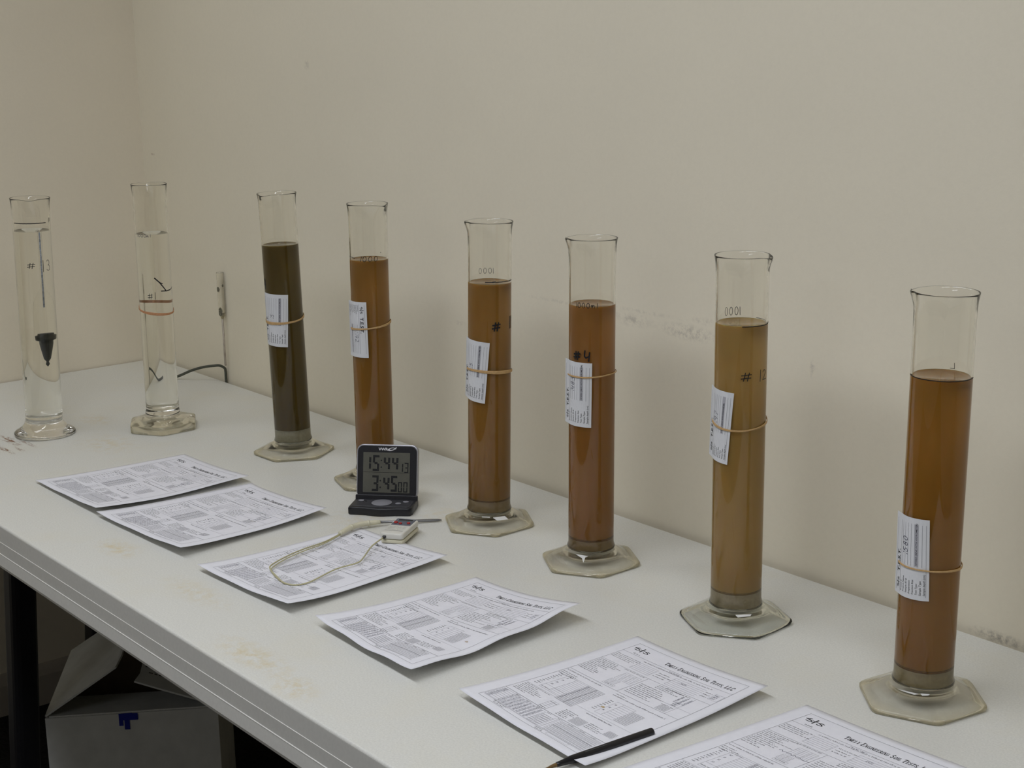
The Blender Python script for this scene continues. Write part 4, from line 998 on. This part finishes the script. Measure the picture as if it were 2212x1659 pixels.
hp_ = smooth_path([(1.351, -0.2988, .0068), (1.3475, -0.3110, .0072), (1.3433, -0.3275, .0076), (1.3465, -0.3480, .0076), (1.3535, -0.3660, .0070), (1.3567, -0.3735, .0064)], 5)
tp = [0.75 + 0.5 * math.sin(PI * min(1, .12 + .8 * i / (len(hp_) - 1))) for i in range(len(hp_))]
V, F = tube_path(hp_, .0034, 14, tp); world_part('probe_handle', V, F, M_CREAM, th)
for q in (.30, .62, .97):
    j = int(q * (len(hp_) - 1)); a, b = hp_[j], hp_[max(j - 1, 0)]
    V, F = tube_path([a, a + (b - a).normalized() * .0022], .0034 * tp[j] * 1.2, 14); world_part('grip_ring', V, F, M_CREAM, th)
CB = [(1.3576, -.3741), (1.3751, -.4137), (1.3847, -.4528), (1.3970, -.4889), (1.4124, -.5202), (1.4259, -.5303), (1.4576, -.5387), (1.4846, -.5432), (1.5012, -.5352), (1.5038, -.5138), (1.4861, -.4631), (1.4852, -.4278), (1.4736, -.4094), (1.4460, -.3770), (1.4312, -.3478)]
CZ = [.0064, .0072, .0085, .0088, .0086, .0084, .0082, .0080, .0076, .0078, .0082, .0086, .0090, .0110, .0132]
cp = [(x, y, z) for (x, y), z in zip(CB, CZ)]
V, F = tube_path(smooth_path(cp, 7), .00105, 8); world_part('cable', V, F, M_CABLE, th)['label'] = 'cream lead looping from meter to probe'
c2 = [(x + .0042 * s, y - .0012 * s, z - .0012) for (x, y, z), s in zip(cp[0:8], (0.2, .6, 1, 1, 1.4, 1.8, 1.2, 0.2))]
V, F = tube_path(smooth_path(c2, 7), .00095, 8); world_part('cable', V, F, M_CABLE, th)

# ================================================================= MARKER PEN
M_PEN = plain('black_pen_barrel', (0.007, 0.007, 0.009), 0.3, 0.5)
A_, B_ = Vector((2.1326, -0.4834, 0.0082)), Vector((2.1200, -0.6133, 0.0060)); dpen = (B_ - A_).normalized()
pen = tag(empty('marker_pen', A_), 'black marker pen with a brown tip lying across the corner of a test form', 'pen')
def seg(z0, z1, prof):  # profile list (t along pen, radius)
    return [A_ + dpen * t - A_ for t, r in prof], [r for t, r in prof]
def pen_part(name, prof, mat):
    P = [dpen * t for t, r in prof]; V, F = tube_path(P, 1.0, 20, [r for t, r in prof]); return mesh_obj(name, V, F, mat, pen)
pen_part('barrel', [(0, .0030), (.0004, .0039), (.0012, .0043), (.004, .0044), (.103, .0044), (.106, .0042), (.109, .0036), (.118, .0029), (.1225, .0025), (.1228, .0022)], M_PEN)
pen_part('tip', [(.1222, .0021), (.124, .0022), (.128, .0018), (.1335, .0009), (.136, .0007), (.137, .0003)], plain('brown_pen_tip', (0.16, 0.095, 0.03), 0.5))['label'] = 'brown cone tip'
fp_ = Flat(); fp_.line((.060, 0), (.088, 0), .0005); _s = Vector((0, 0, 1)); _sd = dpen.cross(_s).normalized()
fp_.build('barrel_print', lambda x, y: dpen * x + (_s * .94 - _sd * .34).normalized() * .00452 + _sd * y, plain('grey_print_line', (0.12, 0.13, 0.13), 0.5), pen)

# ================================================================= CORD AND GLASS TUBE AT THE WALL
cordp = smooth_path([(.3235, .0042, -.060), (.3235, .0042, .006), (.3240, .0040, .022), (.3240, .0020, .0300), (.322, -.008, .0365), (.318, -.020, .0372), (.2926, -.030, .0320), (.2676, -.046, .0230), (.2385, -.060, .0092), (.222, -.070, .0040), (.200, -.084, .0031), (.170, -.100, .0031)], 6)
V, F = tube_path(cordp, .0028, 10)
M_CORD = plain('grey_green_cord', (0.075, 0.08, 0.06), 0.5, 0.4, noise=0.08, scale=150)
cord = tag(mesh_obj('power_cord', V, F, M_CORD), 'dark grey cord bending over the back table edge beside the #1 cylinder', 'cord')
gt = tag(empty('glass_tube', (.3310, .0010, .0365)), 'slim empty glass tube standing against the wall above the bent grey cord', 'glass tube')
V, F = lathe([(0, 0), (.0020, .0004), (.0022, .004), (.0022, .100), (0, .1005)], 16)
mesh_obj('stem', V, F, plain('clouded_glass_stem', (0.40, 0.35, 0.28), 0.2, 0.6, noise=0.3, scale=60), gt)
V, F = lathe([(.0058, .106), (.0068, .110), (.0072, .116), (.0074, .150), (.0076, .1950), (.0076, .1972), (.0075, .1978), (.0072, .1978), (.0071, .1972), (.0071, .1950), (.0069, .150), (.0067, .116), (.0058, .106)], 32)
slv = mesh_obj('sleeve', V, F, M_GLASS, gt)
V, F = lathe([(0, .1003), (.0026, .1003), (.0050, .108), (.0052, .112), (0, .1125)], 20); mesh_obj('collar', V, F, plain('dull_putty', (0.42, 0.37, 0.24), 0.7, noise=0.3, scale=250), gt)
M_RES = plain('dark_residue', (0.14, 0.13, 0.09), 0.8, noise=0.6, scale=400)
def ragged(zc, zr, a0, a1, r=.0079, seed=1):
    R = random.Random(seed); n = 12; V = []; 
    for L in (0, .0003):
        for t in range(n):
            a = 2 * PI * t / n; k = R.uniform(.6, 1.0); aa = rad((a0 + a1) / 2 + (a1 - a0) / 2 * k * math.cos(a)); V.append(((r + L) * math.cos(aa), (r + L) * math.sin(aa), zc + zr * k * math.sin(a)))
    F = [tuple(range(n - 1, -1, -1)), tuple(range(n, 2 * n))] + [(k, (k + 1) % n, n + (k + 1) % n, n + k) for k in range(n)]
    mesh_obj('residue_patch', V, F, M_RES, gt, smooth=False)
ragged(.163, .007, -105, -40, seed=3); ragged(.116, .010, -95, -15, .0078, 5); ragged(.171, .004, -10, 20, seed=8)

# ================================================================= CARDBOARD BOX UNDER THE TABLE
M_BOX = plain('white_cardboard', (0.60, 0.605, 0.57), 0.8, 0.2, noise=0.06, scale=30)
M_BOXIN = plain('brown_cardboard_inside', (0.24, 0.19, 0.13), 0.9, 0.1, noise=0.08, scale=40)
BA = Vector((0.7674, -0.6175, FLOOR + .001)); BE = Vector((0.5308, 0.8475, 0)); BNB = Vector((-0.8475, 0.5308, 0))
BT = -0.42 - (FLOOR + .001); BW, BD = 0.2929, 0.30
box = empty('cardboard_box', BA); box.rotation_euler = (0, 0, math.atan2(BE.y, BE.x))
tag(box, 'open white cardboard box with a blue tape patch on the floor under the table', 'box')
def panel(name, quad, th_=.004, mat=M_BOX, label=None):
    q = [Vector(p) for p in quad]; n = (q[1] - q[0]).cross(q[-1] - q[0]).normalized() * th_
    k = len(q); V = q + [p + n for p in q]; F = [tuple(range(k - 1, -1, -1)), tuple(range(k, 2 * k))] + [(a, (a + 1) % k, k + (a + 1) % k, k + a) for a in range(k)]
    o = mesh_obj(name, V, F, mat, box, smooth=False)
    if label: o['label'] = label
    return o
panel('side_panel', [(0, 0, 0), (0, 0, BT), (BW, 0, BT), (BW, 0, 0)])
panel('side_panel', [(0, BD, 0), (BW, BD, 0), (BW, BD, BT), (0, BD, BT)])
panel('side_panel', [(0, 0.004, 0), (0, BD - .004, 0), (0, BD - .004, BT), (0, 0.004, BT)], .004)
panel('side_panel', [(BW - .004, 0.004, 0), (BW - .004, BD - .004, 0), (BW - .004, BD - .004, BT), (BW - .004, 0.004, BT)], .004)
panel('bottom_panel', [(0.004, 0.004, 0.0), (BW - .004, 0.004, 0.0), (BW - .004, BD - .004, 0.0), (0.004, BD - .004, 0.0)])
panel('flap', [(.001, .004, BT + .001), (.1254, .010, BT + .0808), (.130, .06, BT + .082), (.1254, BD - .05, BT + .080), (.095, BD - .006, BT + .061), (.001, BD - .004, BT + .001)], .003, label='left top flap standing half open')
panel('flap', [(BW - .001, .004, BT + .001), (BW - .001, BD - .004, BT + .001), (BW - .137, BD - .006, BT + .052), (BW - .1345, .045, BT + .0511), (BW - .140, .008, BT + .053), (BW - .095, .006, BT + .036)], .003, label='right top flap with an address label')
panel('flap', [(.006, .004, BT - .001), (BW - .006, .004, BT - .001), (BW - .012, .125, BT - .020), (.012, .125, BT - .020)], .003, label='front top flap folded inwards')
panel('flap', [(.006, BD - .004, BT - .001), (.012, BD - .12, BT - .075), (BW - .012, BD - .12, BT - .075), (BW - .006, BD - .004, BT - .001)], .003, M_BOXIN)
M_BLUE = plain('blue_masking_tape', (0.008, 0.016, 0.24), 0.6, 0.3)
for (x0, z0, x1, z1, d) in ((.124, -.022, .131, .0008, .0006), (.131, -.012, .147, .0010, .0008), (.133, -.029, .142, -.011, .0010), (.145, -.012, .1565, .0004, .0012)):
    panel('blue_tape', [(x0, -.0002 - d, BT + z0), (x1, -.0002 - d, BT + z0), (x1, -.0002 - d, BT + z1), (x0, -.0002 - d, BT + z1)], .0003, M_BLUE, 'piece of blue masking tape')
lf = Flat()
R3 = random.Random(11)
for j in range(5):
    x = .02
    while x < .10:
        wv = R3.uniform(.004, .010); lf.poly([(x, .05 + j * .022), (x + wv, .05 + j * .022), (x + wv, .054 + j * .022), (x, .054 + j * .022)]); x += wv + .003
P0 = Vector((BW - .001, .004, BT + .001)); EU = (Vector((BW - .137, .004, BT + .052)) - P0).normalized(); EN = Vector((0, 1, 0)); NN = EU.cross(EN)
if NN.z < 0: NN = -NN
lf.build('flap_print', lambda x, y: P0 + EU * (x + .03) + EN * y + NN * .0036, plain('faded_print', (0.08, 0.07, 0.06), 0.8), box)
